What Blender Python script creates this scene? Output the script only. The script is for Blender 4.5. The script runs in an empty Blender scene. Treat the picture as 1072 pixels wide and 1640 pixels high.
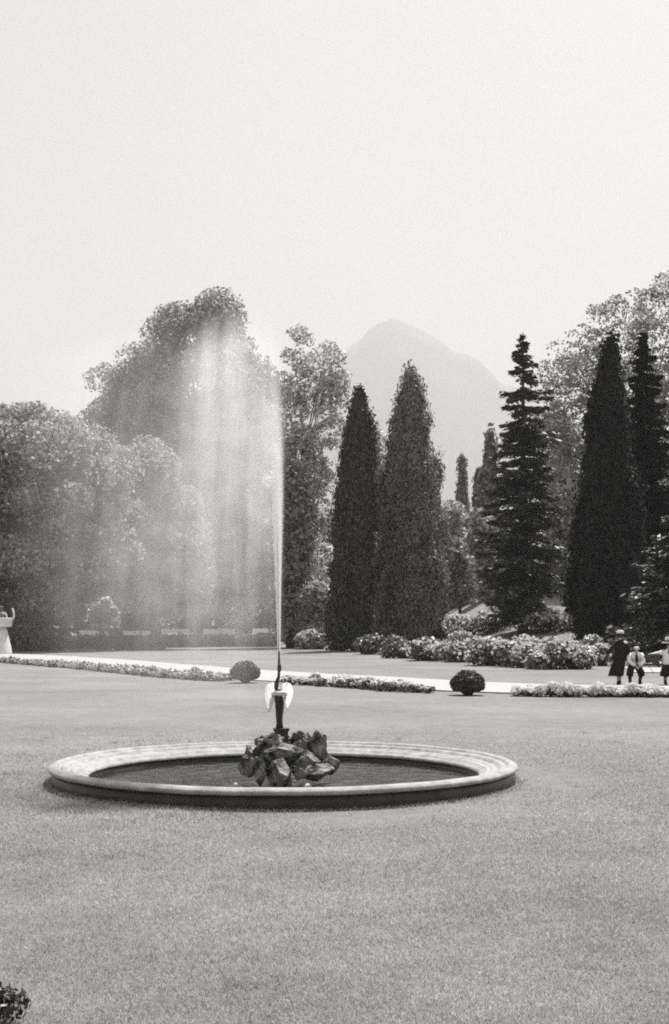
import bpy, bmesh, math, random
import numpy as np
from mathutils import Vector, Matrix, noise as mnoise

SC = bpy.context.scene
COL = SC.collection
R = math.radians
rng = np.random.default_rng(7)
random.seed(7)

# ------------------------------------------------------------------ camera
EYE = 1.6            # eye height (m)
FPX = 2110.0         # focal length for a picture 1640 units high
HOR = 1005.0         # horizon row
cam_d = bpy.data.cameras.new('camera')
cam = bpy.data.objects.new('camera', cam_d)
COL.objects.link(cam)
cam.location = (0, 0, EYE)
cam.rotation_euler = (R(90), 0, 0)
cam_d.sensor_fit = 'VERTICAL'
cam_d.sensor_height = 36.0
cam_d.lens = 36.0 * FPX / 1640.0
cam_d.shift_y = (HOR - 820.0) / 1640.0
cam_d.clip_start = 0.1
cam_d.clip_end = 30000.0
SC.camera = cam

# ------------------------------------------------------------------ sky and sun
SUN_EL, SUN_AZ = R(59), R(24)       # behind the fountain, to the right
world = bpy.data.worlds.new('World')
SC.world = world
world.use_nodes = True
wn = world.node_tree
wn.nodes.clear()
sky = wn.nodes.new('ShaderNodeTexSky')
sky.sky_type = 'NISHITA'
sky.sun_disc = False
sky.sun_elevation = SUN_EL
sky.sun_rotation = SUN_AZ
sky.dust_density = 3.0
sky.air_density = 1.0
sep = wn.nodes.new('ShaderNodeSeparateColor')
tint = wn.nodes.new('ShaderNodeMix')
tint.data_type = 'RGBA'
tint.blend_type = 'MULTIPLY'
tint.inputs[0].default_value = 1.0
tint.inputs[7].default_value = (1.0, 0.992, 0.982, 1)
bg = wn.nodes.new('ShaderNodeBackground')
bg.inputs['Strength'].default_value = 0.05
wo = wn.nodes.new('ShaderNodeOutputWorld')
wn.links.new(sky.outputs[0], sep.inputs[0])
wn.links.new(sep.outputs[2], tint.inputs[6])      # blue-sensitive plate: a white sky
wn.links.new(tint.outputs[2], bg.inputs[0])
wn.links.new(bg.outputs[0], wo.inputs[0])

sun_d = bpy.data.lights.new('sun', 'SUN')
sun_d.energy = 5.0
sun_d.angle = R(0.5)
sun_d.color = (1.0, 0.99, 0.972)
sun = bpy.data.objects.new('sun', sun_d)
COL.objects.link(sun)
sdir = Vector((math.sin(SUN_AZ) * math.cos(SUN_EL), math.cos(SUN_AZ) * math.cos(SUN_EL), math.sin(SUN_EL)))
sun.rotation_euler = sdir.to_track_quat('Z', 'Y').to_euler()
sun.location = (20, 60, 80)

vs = SC.view_settings
vs.view_transform = 'Standard'
vs.look = 'None'
vs.exposure = 1.06
vs.gamma = 1.0
vs.use_curve_mapping = False
cy = SC.cycles
cy.use_denoising = False
cy.max_bounces = 6
cy.diffuse_bounces = 3
cy.glossy_bounces = 2
cy.transmission_bounces = 3
cy.volume_bounces = 5
cy.transparent_max_bounces = 6
cy.sample_clamp_indirect = 4.0
cy.filter_width = 1.9
HAZE_DENSITY = 2.45e-4
SPRAY_TAU, JET_TAU = 1.12, 4.8


# ------------------------------------------------------------------ helpers
def X(px, d):
    return (px - 536.0) * d / FPX


def Z(py, d):
    return EYE - (py - HOR) * d / FPX


def G(px, py):                       # a point of the flat lawn
    d = EYE * FPX / (py - HOR)
    return np.array((X(px, d), d, 0.0))


def sstep(a, b, v):
    t = np.clip((v - a) / (b - a), 0, 1)
    return t * t * (3 - 2 * t)


def ground_z(x, y):
    x = np.asarray(x, float)
    y = np.asarray(y, float)
    z = 4.6 * sstep(60, 118, y) * sstep(4, 16, x)
    return z


def tag(o, label=None, cat=None, group=None, kind=None):
    if label: o['label'] = label
    if cat: o['category'] = cat
    if group: o['group'] = group
    if kind: o['kind'] = kind
    return o


def empty(name, loc, label=None, cat=None, group=None):
    o = bpy.data.objects.new(name, None)
    COL.objects.link(o)
    o.location = loc
    o.empty_display_size = 0.2
    return tag(o, label, cat, group)


def mesh_np(name, verts, faces, smooth=False):
    """faces: (n,k) int array, all the same size"""
    verts = np.asarray(verts, np.float32)
    faces = np.asarray(faces, np.int32)
    me = bpy.data.meshes.new(name)
    n, k = faces.shape
    me.vertices.add(len(verts))
    me.vertices.foreach_set('co', verts.ravel())
    me.loops.add(n * k)
    me.loops.foreach_set('vertex_index', faces.ravel())
    me.polygons.add(n)
    me.polygons.foreach_set('loop_start', np.arange(0, n * k, k, dtype=np.int32))
    me.polygons.foreach_set('loop_total', np.full(n, k, np.int32))
    if smooth:
        me.polygons.foreach_set('use_smooth', np.ones(n, bool))
    me.update(calc_edges=True)
    return me


def obj(name, me, mat, parent=None, loc=None):
    o = bpy.data.objects.new(name, me)
    if mat and not me.materials:
        me.materials.append(mat)
    COL.objects.link(o)
    if parent is not None:
        o.parent = parent
    if loc is not None:
        o.location = loc
    return o


class MB:
    """collects shapes into one mesh"""
    def __init__(s):
        s.v, s.f = [], []

    def add(s, v, f):
        b = len(s.v)
        s.v.extend([tuple(map(float, p)) for p in v])
        s.f.extend([tuple(i + b for i in q) for q in f])
        return s

    def box(s, c, size, rz=0.0, taper=1.0):
        hx, hy, hz = size[0] / 2, size[1] / 2, size[2] / 2
        ca, sa = math.cos(rz), math.sin(rz)
        vv = []
        for dz in (-1, 1):
            t = 1.0 if dz < 0 else taper
            for dx, dy in ((-1, -1), (1, -1), (1, 1), (-1, 1)):
                x, y = dx * hx * t, dy * hy * t
                vv.append((c[0] + x * ca - y * sa, c[1] + x * sa + y * ca, c[2] + dz * hz))
        return s.add(vv, [(3, 2, 1, 0), (4, 5, 6, 7), (0, 1, 5, 4), (1, 2, 6, 5), (2, 3, 7, 6), (3, 0, 4, 7)])

    def tube(s, pts, radii, n=8, flat=1.0):
        pts = [Vector(p) for p in pts]
        vv, ff = [], []
        ref = Vector((0.13, 0.97, 0.2))
        for i, p in enumerate(pts):
            t = (pts[min(i + 1, len(pts) - 1)] - pts[max(i - 1, 0)]).normalized()
            a = t.cross(ref)
            if a.length < 1e-3:
                a = t.cross(Vector((1, 0, 0)))
            a.normalize()
            b = t.cross(a)
            for k in range(n):
                an = 2 * math.pi * k / n
                vv.append(p + (a * math.cos(an) + b * math.sin(an) * flat) * radii[i])
        for i in range(len(pts) - 1):
            for k in range(n):
                k2 = (k + 1) % n
                ff.append((i * n + k, i * n + k2, (i + 1) * n + k2, (i + 1) * n + k))
        ff.append(tuple(range(n - 1, -1, -1)))
        ff.append(tuple((len(pts) - 1) * n + k for k in range(n)))
        return s.add(vv, ff)

    def loft(s, rings, n=16):
        """rings: (cx, cy, z, rx, ry)"""
        vv, ff = [], []
        for cx, cy_, z, rx, ry in rings:
            for k in range(n):
                an = 2 * math.pi * k / n
                vv.append((cx + rx * math.cos(an), cy_ + ry * math.sin(an), z))
        for i in range(len(rings) - 1):
            for k in range(n):
                k2 = (k + 1) % n
                ff.append((i * n + k, i * n + k2, (i + 1) * n + k2, (i + 1) * n + k))
        ff.append(tuple(range(n - 1, -1, -1)))
        ff.append(tuple((len(rings) - 1) * n + k for k in range(n)))
        return s.add(vv, ff)

    def lathe(s, prof, n=64, c=(0, 0), closed=False):
        vv, ff = [], []
        for r, z in prof:
            for k in range(n):
                an = 2 * math.pi * k / n
                vv.append((c[0] + r * math.cos(an), c[1] + r * math.sin(an), z))
        m = len(prof)
        for i in range(m if closed else m - 1):
            j = (i + 1) % m
            for k in range(n):
                k2 = (k + 1) % n
                ff.append((i * n + k, i * n + k2, j * n + k2, j * n + k))
        if not closed:
            ff.append(tuple(range(n - 1, -1, -1)))
            ff.append(tuple((m - 1) * n + k for k in range(n)))
        return s.add(vv, ff)

    def mesh(s, name, smooth=False):
        me = bpy.data.meshes.new(name)
        me.from_pydata(s.v, [], s.f)
        if smooth:
            me.polygons.foreach_set('use_smooth', np.ones(len(me.polygons), bool))
        me.update()
        return me

    def build(s, name, mat, parent=None, smooth=False, loc=None):
        return obj(name, s.mesh(name, smooth), mat, parent, loc)


def unit(a):
    return a / np.maximum(np.linalg.norm(a, axis=1, keepdims=True), 1e-9)


def cards(pts, size, normal=None, spread=1.0, aspect=1.5, axis=None, jitter=0.35):
    """leaf-sized quads at pts; normals = normal + random*spread, long side along axis if given"""
    n = len(pts)
    nr = rng.normal(size=(n, 3))
    nr = unit(nr)
    if normal is not None:
        nr = unit(np.asarray(normal) + nr * spread)
    if axis is None:
        ax = rng.normal(size=(n, 3))
    else:
        ax = np.asarray(axis) + rng.normal(size=(n, 3)) * 0.3
    u = unit(ax - nr * np.sum(ax * nr, axis=1, keepdims=True))
    w = np.cross(nr, u)
    sz = np.broadcast_to(np.asarray(size, float), (n,)) * (1 + rng.uniform(-jitter, jitter, n))
    L = (sz * aspect / 2)[:, None] * u
    W = (sz / 2)[:, None] * w
    # a leaf: pointed rhombus-like quad
    v = np.stack([pts - L, pts - W + L * 0.12, pts + L, pts + W + L * 0.12], axis=1).reshape(-1, 3)
    f = np.arange(n * 4, dtype=np.int32).reshape(n, 4)
    return v, f


def join_cards(*vf):
    vs_, fs = [], []
    b = 0
    for v, f in vf:
        vs_.append(v)
        fs.append(f + b)
        b += len(v)
    return np.concatenate(vs_), np.concatenate(fs)


# ------------------------------------------------------------------ materials (a grey-toned world)
TINT = (1.0, 0.985, 0.977)


def grey(v, t=TINT):
    return (v * t[0], v * t[1], v * t[2], 1.0)


def new_mat(name):
    m = bpy.data.materials.new(name)
    m.use_nodes = True
    nt = m.node_tree
    nt.nodes.clear()
    out = nt.nodes.new('ShaderNodeOutputMaterial')
    return m, nt, out


def ramp(nt, stops):
    r = nt.nodes.new('ShaderNodeValToRGB')
    el = r.color_ramp.elements
    el[0].position, el[0].color = stops[0][0], grey(stops[0][1])
    el[1].position, el[1].color = stops[-1][0], grey(stops[-1][1])
    for p, v in stops[1:-1]:
        e = el.new(p)
        e.color = grey(v)
    return r


def leaf_mat(name, lo, hi, transl=0.35, rough=0.5, spec=0.35, mid=None, patch=False):
    m, nt, out = new_mat(name)
    geo = nt.nodes.new('ShaderNodeNewGeometry')
    rp = ramp(nt, [(0.0, lo), (0.6, mid if mid else (lo + hi) / 2), (1.0, hi)])
    nt.links.new(geo.outputs['Random Per Island'], rp.inputs[0])
    if patch:                                   # worn and lush patches of the turf
        tc = nt.nodes.new('ShaderNodeTexCoord')
        n1 = nt.nodes.new('ShaderNodeTexNoise')
        n1.inputs['Scale'].default_value = 0.5
        n1.inputs['Detail'].default_value = 6
        n1.inputs['Roughness'].default_value = 0.7
        nt.links.new(tc.outputs['Object'], n1.inputs['Vector'])
        r4 = ramp(nt, [(0.32, 0.58), (0.64, 1.0)])
        nt.links.new(n1.outputs[0], r4.inputs[0])
        mm = nt.nodes.new('ShaderNodeMix')
        mm.data_type = 'RGBA'
        mm.blend_type = 'MULTIPLY'
        mm.inputs[0].default_value = 1
        nt.links.new(rp.outputs[0], mm.inputs[6])
        nt.links.new(r4.outputs[0], mm.inputs[7])
        rp_out = mm.outputs[2]
    else:
        rp_out = rp.outputs[0]
    p = nt.nodes.new('ShaderNodeBsdfPrincipled')
    p.inputs['Roughness'].default_value = rough
    p.inputs['Specular IOR Level'].default_value = spec
    nt.links.new(rp_out, p.inputs['Base Color'])
    t = nt.nodes.new('ShaderNodeBsdfTranslucent')
    nt.links.new(rp_out, t.inputs['Color'])
    mx = nt.nodes.new('ShaderNodeMixShader')
    mx.inputs[0].default_value = transl
    nt.links.new(p.outputs[0], mx.inputs[1])
    nt.links.new(t.outputs[0], mx.inputs[2])
    nt.links.new(mx.outputs[0], out.inputs[0])
    return m


def solid_mat(name, lo, hi, scale=8.0, rough=0.7, spec=0.3, bump=0.0, detail=6.0, metallic=0.0, bscale=None, stops=(0.3, 0.7)):
    m, nt, out = new_mat(name)
    tc = nt.nodes.new('ShaderNodeTexCoord')
    nz = nt.nodes.new('ShaderNodeTexNoise')
    nz.inputs['Scale'].default_value = scale
    nz.inputs['Detail'].default_value = detail
    nz.inputs['Roughness'].default_value = 0.65
    nt.links.new(tc.outputs['Object'], nz.inputs['Vector'])
    rp = ramp(nt, [(stops[0], lo), (stops[1], hi)])
    nt.links.new(nz.outputs[0], rp.inputs[0])
    p = nt.nodes.new('ShaderNodeBsdfPrincipled')
    p.inputs['Roughness'].default_value = rough
    p.inputs['Specular IOR Level'].default_value = spec
    p.inputs['Metallic'].default_value = metallic
    nt.links.new(rp.outputs[0], p.inputs['Base Color'])
    if bump:
        nb = nt.nodes.new('ShaderNodeTexNoise')
        nb.inputs['Scale'].default_value = bscale or scale * 3
        nb.inputs['Detail'].default_value = 5
        nt.links.new(tc.outputs['Object'], nb.inputs['Vector'])
        b = nt.nodes.new('ShaderNodeBump')
        b.inputs['Strength'].default_value = bump
        b.inputs['Distance'].default_value = 0.02
        nt.links.new(nb.outputs[0], b.inputs['Height'])
        nt.links.new(b.outputs[0], p.inputs['Normal'])
    nt.links.new(p.outputs[0], out.inputs[0])
    return m


def lawn_mat():
    m, nt, out = new_mat('lawn')
    tc = nt.nodes.new('ShaderNodeTexCoord')

    def nz(scale, detail=4, rough=0.6):
        n = nt.nodes.new('ShaderNodeTexNoise')
        n.inputs['Scale'].default_value = scale
        n.inputs['Detail'].default_value = detail
        n.inputs['Roughness'].default_value = rough
        nt.links.new(tc.outputs['Object'], n.inputs['Vector'])
        return n
    fine = nz(34, 8, 0.8)
    mid = nz(3.0, 5)
    big = nz(0.22, 4)
    r1 = ramp(nt, [(0.30, 0.17), (0.5, 0.26), (0.72, 0.37)])
    nt.links.new(fine.outputs[0], r1.inputs[0])
    r2 = ramp(nt, [(0.3, 0.80), (0.7, 1.0)])
    nt.links.new(mid.outputs[0], r2.inputs[0])
    r3 = ramp(nt, [(0.3, 0.70), (0.66, 1.0)])
    nt.links.new(big.outputs[0], r3.inputs[0])
    a = nt.nodes.new('ShaderNodeMix'); a.data_type = 'RGBA'; a.blend_type = 'MULTIPLY'; a.inputs[0].default_value = 1
    b = nt.nodes.new('ShaderNodeMix'); b.data_type = 'RGBA'; b.blend_type = 'MULTIPLY'; b.inputs[0].default_value = 1
    nt.links.new(r1.outputs[0], a.inputs[6]); nt.links.new(r2.outputs[0], a.inputs[7])
    nt.links.new(a.outputs[2], b.inputs[6]); nt.links.new(r3.outputs[0], b.inputs[7])
    p = nt.nodes.new('ShaderNodeBsdfPrincipled')
    p.inputs['Roughness'].default_value = 0.9
    p.inputs['Specular IOR Level'].default_value = 0.1
    nt.links.new(b.outputs[2], p.inputs['Base Color'])
    bp = nt.nodes.new('ShaderNodeBump')
    bp.inputs['Strength'].default_value = 0.5
    bp.inputs['Distance'].default_value = 0.03
    nt.links.new(fine.outputs[0], bp.inputs['Height'])
    nt.links.new(bp.outputs[0], p.inputs['Normal'])
    nt.links.new(p.outputs[0], out.inputs[0])
    return m


def water_mat():
    m, nt, out = new_mat('pool_water')
    tc = nt.nodes.new('ShaderNodeTexCoord')
    hs = []
    for sc_, det in ((4.5, 3), (26.0, 5)):
        n1 = nt.nodes.new('ShaderNodeTexNoise')
        n1.inputs['Scale'].default_value = sc_
        n1.inputs['Detail'].default_value = det
        nt.links.new(tc.outputs['Object'], n1.inputs['Vector'])
        hs.append(n1)
    p = nt.nodes.new('ShaderNodeBsdfPrincipled')
    p.inputs['Base Color'].default_value = grey(0.025)
    p.inputs['Roughness'].default_value = 0.05
    p.inputs['IOR'].default_value = 1.33
    nrm = None
    for n1, st, ds in ((hs[0], 0.5, 0.05), (hs[1], 0.3, 0.025)):
        b = nt.nodes.new('ShaderNodeBump')
        b.inputs['Strength'].default_value = st
        b.inputs['Distance'].default_value = ds
        nt.links.new(n1.outputs[0], b.inputs['Height'])
        if nrm:
            nt.links.new(nrm, b.inputs['Normal'])
        nrm = b.outputs[0]
    nt.links.new(nrm, p.inputs['Normal'])
    nt.links.new(p.outputs[0], out.inputs[0])
    return m


def drop_mat():
    m, nt, out = new_mat('water_drops')
    d = nt.nodes.new('ShaderNodeBsdfDiffuse')
    d.inputs[0].default_value = grey(0.97)
    t = nt.nodes.new('ShaderNodeBsdfTranslucent')
    t.inputs[0].default_value = grey(0.97)
    mx = nt.nodes.new('ShaderNodeMixShader')
    mx.inputs[0].default_value = 0.55
    nt.links.new(d.outputs[0], mx.inputs[1])
    nt.links.new(t.outputs[0], mx.inputs[2])
    nt.links.new(mx.outputs[0], out.inputs[0])
    return m


M = dict(
    lawn=lawn_mat(), water=water_mat(), drops=drop_mat(),
    blade=leaf_mat('grass_blade', 0.26, 0.85, 0.42, 0.6, 0.25, mid=0.60, patch=True),
    chestnut=leaf_mat('chestnut_leaf', 0.20, 0.50, 0.48, 0.6, 0.25),
    tall=leaf_mat('tall_leaf', 0.20, 0.50, 0.48, 0.6, 0.25),
    airy=leaf_mat('airy_leaf', 0.20, 0.70, 0.5, 0.45, 0.5),
    pale=leaf_mat('pale_leaf', 0.25, 0.65, 0.45, 0.5, 0.4),
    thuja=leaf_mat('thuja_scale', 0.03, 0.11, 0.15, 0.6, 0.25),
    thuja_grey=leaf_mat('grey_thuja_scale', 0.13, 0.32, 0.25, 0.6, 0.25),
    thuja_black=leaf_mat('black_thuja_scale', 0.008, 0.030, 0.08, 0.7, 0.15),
    spruce=leaf_mat('spruce_needle', 0.035, 0.19, 0.15, 0.55, 0.3),
    fir=leaf_mat('fir_needle', 0.02, 0.12, 0.12, 0.5, 0.35),
    twig_leaf=leaf_mat('small_leaf', 0.14, 0.45, 0.4, 0.5, 0.35),
    rhodo=leaf_mat('rhododendron_leaf', 0.03, 0.24, 0.25, 0.35, 0.55),
    blossom=leaf_mat('blossom', 0.7, 0.9, 0.35, 0.6, 0.2),
    palebloom=leaf_mat('pale_bloom', 0.45, 0.85, 0.4, 0.5, 0.3),
    box=leaf_mat('box_leaf', 0.025, 0.085, 0.15, 0.5, 0.3),
    hedge=leaf_mat('hedge_leaf', 0.05, 0.16, 0.25, 0.5, 0.3),
    bedleaf=leaf_mat('bed_leaf', 0.08, 0.30, 0.35, 0.5, 0.3),
    lowleaf=leaf_mat('low_bed_leaf', 0.16, 0.5, 0.4, 0.5, 0.3),
    birch=leaf_mat('birch_leaf', 0.30, 0.80, 0.5, 0.5, 0.3),
    leafy=leaf_mat('dark_leafy_leaf', 0.12, 0.50, 0.35, 0.45, 0.4),
    bark=solid_mat('bark', 0.03, 0.09, 6, 0.9, 0.1, 0.6),
    stone=solid_mat('basin_stone', 0.22, 0.43, 7, 0.8, 0.2, 0.35),
    wall_in=solid_mat('shaded_stone', 0.015, 0.05, 5, 0.45, 0.4, 0.3),  # shade on the basin wall put into a near-black stone colour
    rock=solid_mat('tufa_rock', 0.010, 0.34, 6.0, 0.6, 0.3, 1.0, bscale=34, stops=(0.42, 0.68)),
    bronze=solid_mat('dark_bronze', 0.012, 0.045, 14, 0.45, 0.5, 0.4),
    whitewing=solid_mat('white_lead', 0.55, 0.72, 12, 0.5, 0.3, 0.2),
    gravel=solid_mat('path_gravel', 0.31, 0.45, 9, 0.95, 0.1, 0.5, detail=10),
    plaster=solid_mat('white_plaster', 0.60, 0.78, 4, 0.8, 0.2, 0.2),
    cloth=solid_mat('white_cloth', 0.76, 0.88, 5, 0.85, 0.1),
    darkcloth=solid_mat('dark_cloth', 0.012, 0.03, 9, 0.95, 0.1),
    greycloth=solid_mat('grey_cloth', 0.05, 0.09, 9, 0.95, 0.1),
    straw=solid_mat('straw', 0.55, 0.75, 30, 0.8, 0.2),
    skin=solid_mat('skin', 0.34, 0.42, 6, 0.6, 0.3),
    hair=solid_mat('fair_hair', 0.42, 0.6, 30, 0.6, 0.3),
    darkhair=solid_mat('dark_hair', 0.02, 0.05, 30, 0.5, 0.3),
    wood=solid_mat('table_wood', 0.05, 0.12, 6, 0.7, 0.2),
    mountain=solid_mat('mountain_rock', 0.07, 0.16, 0.004, 0.95, 0.05),
)

# ------------------------------------------------------------------ ground, path, mountain, haze
FX, FY = X(456, 13.9), 13.9          # axis of the fountain


def build_ground():
    radii = [2.2, 2.32, 2.45, 2.7, 3, 3.5, 4, 5, 6, 7.5, 9, 11, 13, 15, 17, 19, 21, 24, 27, 30, 33, 36, 40, 44, 48, 52, 56,
             60, 64, 68, 72, 76, 80, 84, 88, 92, 96, 100, 104, 108, 114, 120, 130, 145, 165, 190, 230, 300, 420, 600, 900,
             1400, 2200, 3400, 5000, 7200]
    n = 240
    an = np.linspace(0, 2 * np.pi, n, endpoint=False)
    v = []
    for r in radii:
        x = FX + r * np.cos(an)
        y = FY + r * np.sin(an)
        z = ground_z(x, y)
        if 2.5 < r < 60:
            z = z + 0.012 * np.sin(x * 1.3 + 1) * np.cos(y * 0.9) * (r > 3)
        v.append(np.stack([x, y, z], 1))
    v = np.concatenate(v)
    f = []
    k = np.arange(n)
    k2 = (k + 1) % n
    for i in range(len(radii) - 1):
        f.append(np.stack([i * n + k, (i + 1) * n + k, (i + 1) * n + k2, i * n + k2], 1))
    me = mesh_np('lawn', v, np.concatenate(f), True)
    return tag(obj('lawn', me, M['lawn']), 'pale short mown lawn around the round basin', None, None, 'structure')


build_ground()


def strip(name, far, near, z, mat, label):
    """a sheet between two polylines given in ground points"""
    far = np.array(far, float)
    near = np.array(near, float)
    t = np.linspace(0, 1, 90)

    def rs(a):
        s = np.r_[0, np.cumsum(np.linalg.norm(np.diff(a, axis=0), axis=1))]
        s /= s[-1]
        return np.stack([np.interp(t, s, a[:, i]) for i in range(2)], 1)
    A = np.stack([np.interp(t * (far[-1, 0] - far[0, 0]) + far[0, 0], far[:, 0], far[:, i]) for i in range(2)], 1)
    B = np.stack([np.interp(t * (near[-1, 0] - near[0, 0]) + near[0, 0], near[:, 0], near[:, i]) for i in range(2)], 1)
    A = A + rng.normal(size=A.shape) * 0.03
    B = B + rng.normal(size=B.shape) * 0.03
    v = np.concatenate([np.c_[A, np.full(90, z)], np.c_[B, np.full(90, z)]])
    k = np.arange(89)
    f = np.stack([k, k + 90, k + 91, k + 1], 1)
    return tag(obj(name, mesh_np(name, v, f), mat), label, None, None, 'structure')


far_px = [(-140, 1042), (0, 1047), (100, 1051), (200, 1057), (300, 1065), (400, 1073), (540, 1081), (660, 1087), (780, 1094), (900, 1098), (1072, 1100), (1250, 1101)]
near_px = [(-140, 1052), (0, 1055), (100, 1060), (200, 1068), (300, 1078), (370, 1088), (450, 1093), (540, 1097), (640, 1103), (700, 1107), (800, 1111), (900, 1111), (1072, 1111), (1250, 1110)]
strip('path', [G(*p)[:2] for p in far_px], [G(*p)[:2] for p in near_px], 0.03, M['gravel'], 'pale gravel path crossing behind the lawn')
strip('path', [G(*p)[:2] for p in ((985, 1056), (1120, 1055), (1250, 1055))], [G(*p)[:2] for p in ((1010, 1078), (1120, 1078), (1250, 1079))], 0.03, M['gravel'], 'pale gravel path patch behind the two boys')


def build_mountain():
    d = 6000.0
    prof = [(-1500, 1000), (-600, 960), (-100, 900), (150, 830), (330, 740), (430, 650), (520, 588), (545, 566), (572, 548), (590, 529), (606, 518),
            (628, 511), (645, 515), (662, 524), (690, 537), (712, 552), (730, 566), (752, 570), (768, 580), (785, 597), (800, 613),
            (830, 622), (900, 660), (1050, 730), (1250, 820), (1700, 930), (2600, 1000)]
    px = np.array([p[0] for p in prof], float)
    hz = np.array([Z(p[1], d) for p in prof])
    xs = np.unique(np.r_[np.linspace(X(-1400, d), X(480, d), 70), np.linspace(X(480, d), X(900, d), 260), np.linspace(X(900, d), X(2500, d), 60)])
    ys = np.linspace(d - 1500, d + 1500, 41)
    H = np.interp(xs, X(px, d), hz)
    v = np.zeros((len(ys), len(xs), 3))
    for j, y in enumerate(ys):
        t = (y - d) / 1500.0
        fall = max(0.0, 1 - abs(t)) ** 1.15
        for i, x in enumerate(xs):
            nz = mnoise.fractal(Vector((x * 0.0025, y * 0.0025, 3.3)), 1.0, 2.0, 5)
            h = H[i] * fall
            h += nz * 130 * fall * (abs(t) * 2.2 if abs(t) < 0.4 else 0.9) + (nz * 9 + 7 * mnoise.noise(Vector((x * 0.02, y * 0.02, 7)))) * fall
            v[j, i] = (x, y, h * 1.0 - (6 if fall == 0 else 0))
    nx = len(xs)
    J, I = np.meshgrid(np.arange(len(ys) - 1), np.arange(nx - 1), indexing='ij')
    a = (J * nx + I).ravel()
    f = np.stack([a, a + 1, a + nx + 1, a + nx], 1)
    tag(obj('mountain', mesh_np('mountain', v.reshape(-1, 3), f, True), M['mountain']),
        'hazy pale pointed mountain beyond the trees', None, None, 'structure')


build_mountain()


def build_haze():
    mb = MB()
    x0, x1, y0, y1, z0, z1 = -7600, 7600, -7400, 7700, -2.0, 1560.0
    mb.box(((x0 + x1) / 2, (y0 + y1) / 2, (z0 + z1) / 2), (x1 - x0, y1 - y0, z1 - z0))
    m, nt, out = new_mat('haze_air')
    pv = nt.nodes.new('ShaderNodeVolumePrincipled')
    pv.inputs['Color'].default_value = (0.605, 0.600, 0.594, 1)
    pv.inputs['Density'].default_value = HAZE_DENSITY
    pv.inputs['Anisotropy'].default_value = 0.2
    nt.links.new(pv.outputs[0], out.inputs['Volume'])
    tag(mb.build('haze', m), 'thin pale summer haze in the air', None, None, 'stuff')


build_haze()

# ------------------------------------------------------------------ fountain basin
def build_basin():
    root = empty('fountain_basin', (FX, FY, 0), 'wide round stone fountain basin with stepped pale rim set in the lawn', 'fountain basin')
    prof = []
    # outer bullnose
    prof += [(2.375, 0.150), (2.405, 0.152), (2.428, 0.160), (2.440, 0.175), (2.442, 0.190), (2.434, 0.204), (2.418, 0.216), (2.395, 0.228), (2.37, 0.236)]
    prof += [(2.345, 0.226), (2.33, 0.214), (2.322, 0.194), (2.308, 0.194), (2.30, 0.204), (2.275, 0.202), (2.25, 0.184), (2.235, 0.160), (2.215, 0.152), (2.21, 0.164),
             (2.18, 0.162), (2.165, 0.142), (2.145, 0.140), (2.135, 0.150), (2.115, 0.140), (2.095, 0.116), (2.06, 0.108), (2.045, 0.098), (2.035, 0.080), (2.035, 0.064), (2.12, 0.064)]
    prof = [(r_, z_ * 0.85) for r_, z_ in prof]
    mb = MB()
    mb.lathe(prof, 160, closed=True)
    me = mb.mesh('rim', True)
    for v in me.vertices:
        n_ = mnoise.noise(Vector((v.co.x * 1.7, v.co.y * 1.7, v.co.z * 3)))
        n2 = mnoise.noise(Vector((v.co.x * 9, v.co.y * 9, v.co.z * 9)))
        v.co.z += 0.005 * n_ + 0.0025 * n2
    obj('rim', me, M['stone'], root)
    mb = MB()
    mb.lathe([(2.412, -0.3), (2.412, 0.05), (2.404, 0.124), (2.34, 0.140), (2.14, 0.080), (2.05, 0.05), (2.05, -0.3)], 160, closed=True)
    mb.build('wall', M['wall_in'], root, True)
    mb = MB()
    mb.lathe([(2.052, -0.30), (2.052, -0.24)], 96)
    mb.build('basin_floor', M['wall_in'], root)


build_basin()


def build_water():
    n, rings = 128, 40
    v = [(0, 0, 0)]
    f3 = []
    for i in range(1, rings + 1):
        r = 2.048 * i / rings
        for k in range(n):
            a = 2 * math.pi * k / n
            x, y = r * math.cos(a), r * math.sin(a)
            z = 0.004 * mnoise.noise(Vector((x * 5, y * 5, 0))) + 0.0025 * math.sin(r * 22)
            v.append((x, y, z))
    faces = [(0, 1 + k, 1 + (k + 1) % n) for k in range(n)]
    for i in range(rings - 1):
        for k in range(n):
            a, b = 1 + i * n + k, 1 + i * n + (k + 1) % n
            faces.append((a, a + n, b + n, b))
    me = bpy.data.meshes.new('water')
    me.from_pydata(v, [], faces)
    me.polygons.foreach_set('use_smooth', np.ones(len(me.polygons), bool))
    o = obj('water', me, M['water'], None, (FX, FY, 0.0))
    tag(o, 'dark rippled water in the round basin', None, None, 'structure')


build_water()


def rock_mesh(size, seed, cuts=17, sub=4):
    """a broken, jagged lump: a ball cut by many planes, then roughened"""
    r = random.Random(seed)
    bm = bmesh.new()
    bmesh.ops.create_icosphere(bm, subdivisions=sub, radius=1.0)
    planes = []
    for _ in range(cuts):
        n = Vector((r.gauss(0, 1), r.gauss(0, 1), r.gauss(0, .8))).normalized()
        planes.append((n, r.uniform(0.38, 0.80)))
    off = Vector((r.uniform(0, 50), r.uniform(0, 50), r.uniform(0, 50)))
    for v in bm.verts:
        for n, c in planes:
            d = v.co.dot(n)
            if d > c:
                v.co -= n * (d - c)
        a = 1 - abs(mnoise.noise(v.co * 1.9 + off)) * 2
        v.co *= 1 + 0.16 * a * a * a + 0.06 * mnoise.noise(v.co * 5 + off) + 0.03 * mnoise.noise(v.co * 13 + off)
        v.co.x *= size[0]
        v.co.y *= size[1]
        v.co.z *= size[2]
    me = bpy.data.meshes.new('rock')
    bm.to_mesh(me)
    bm.free()
    return me


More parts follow.
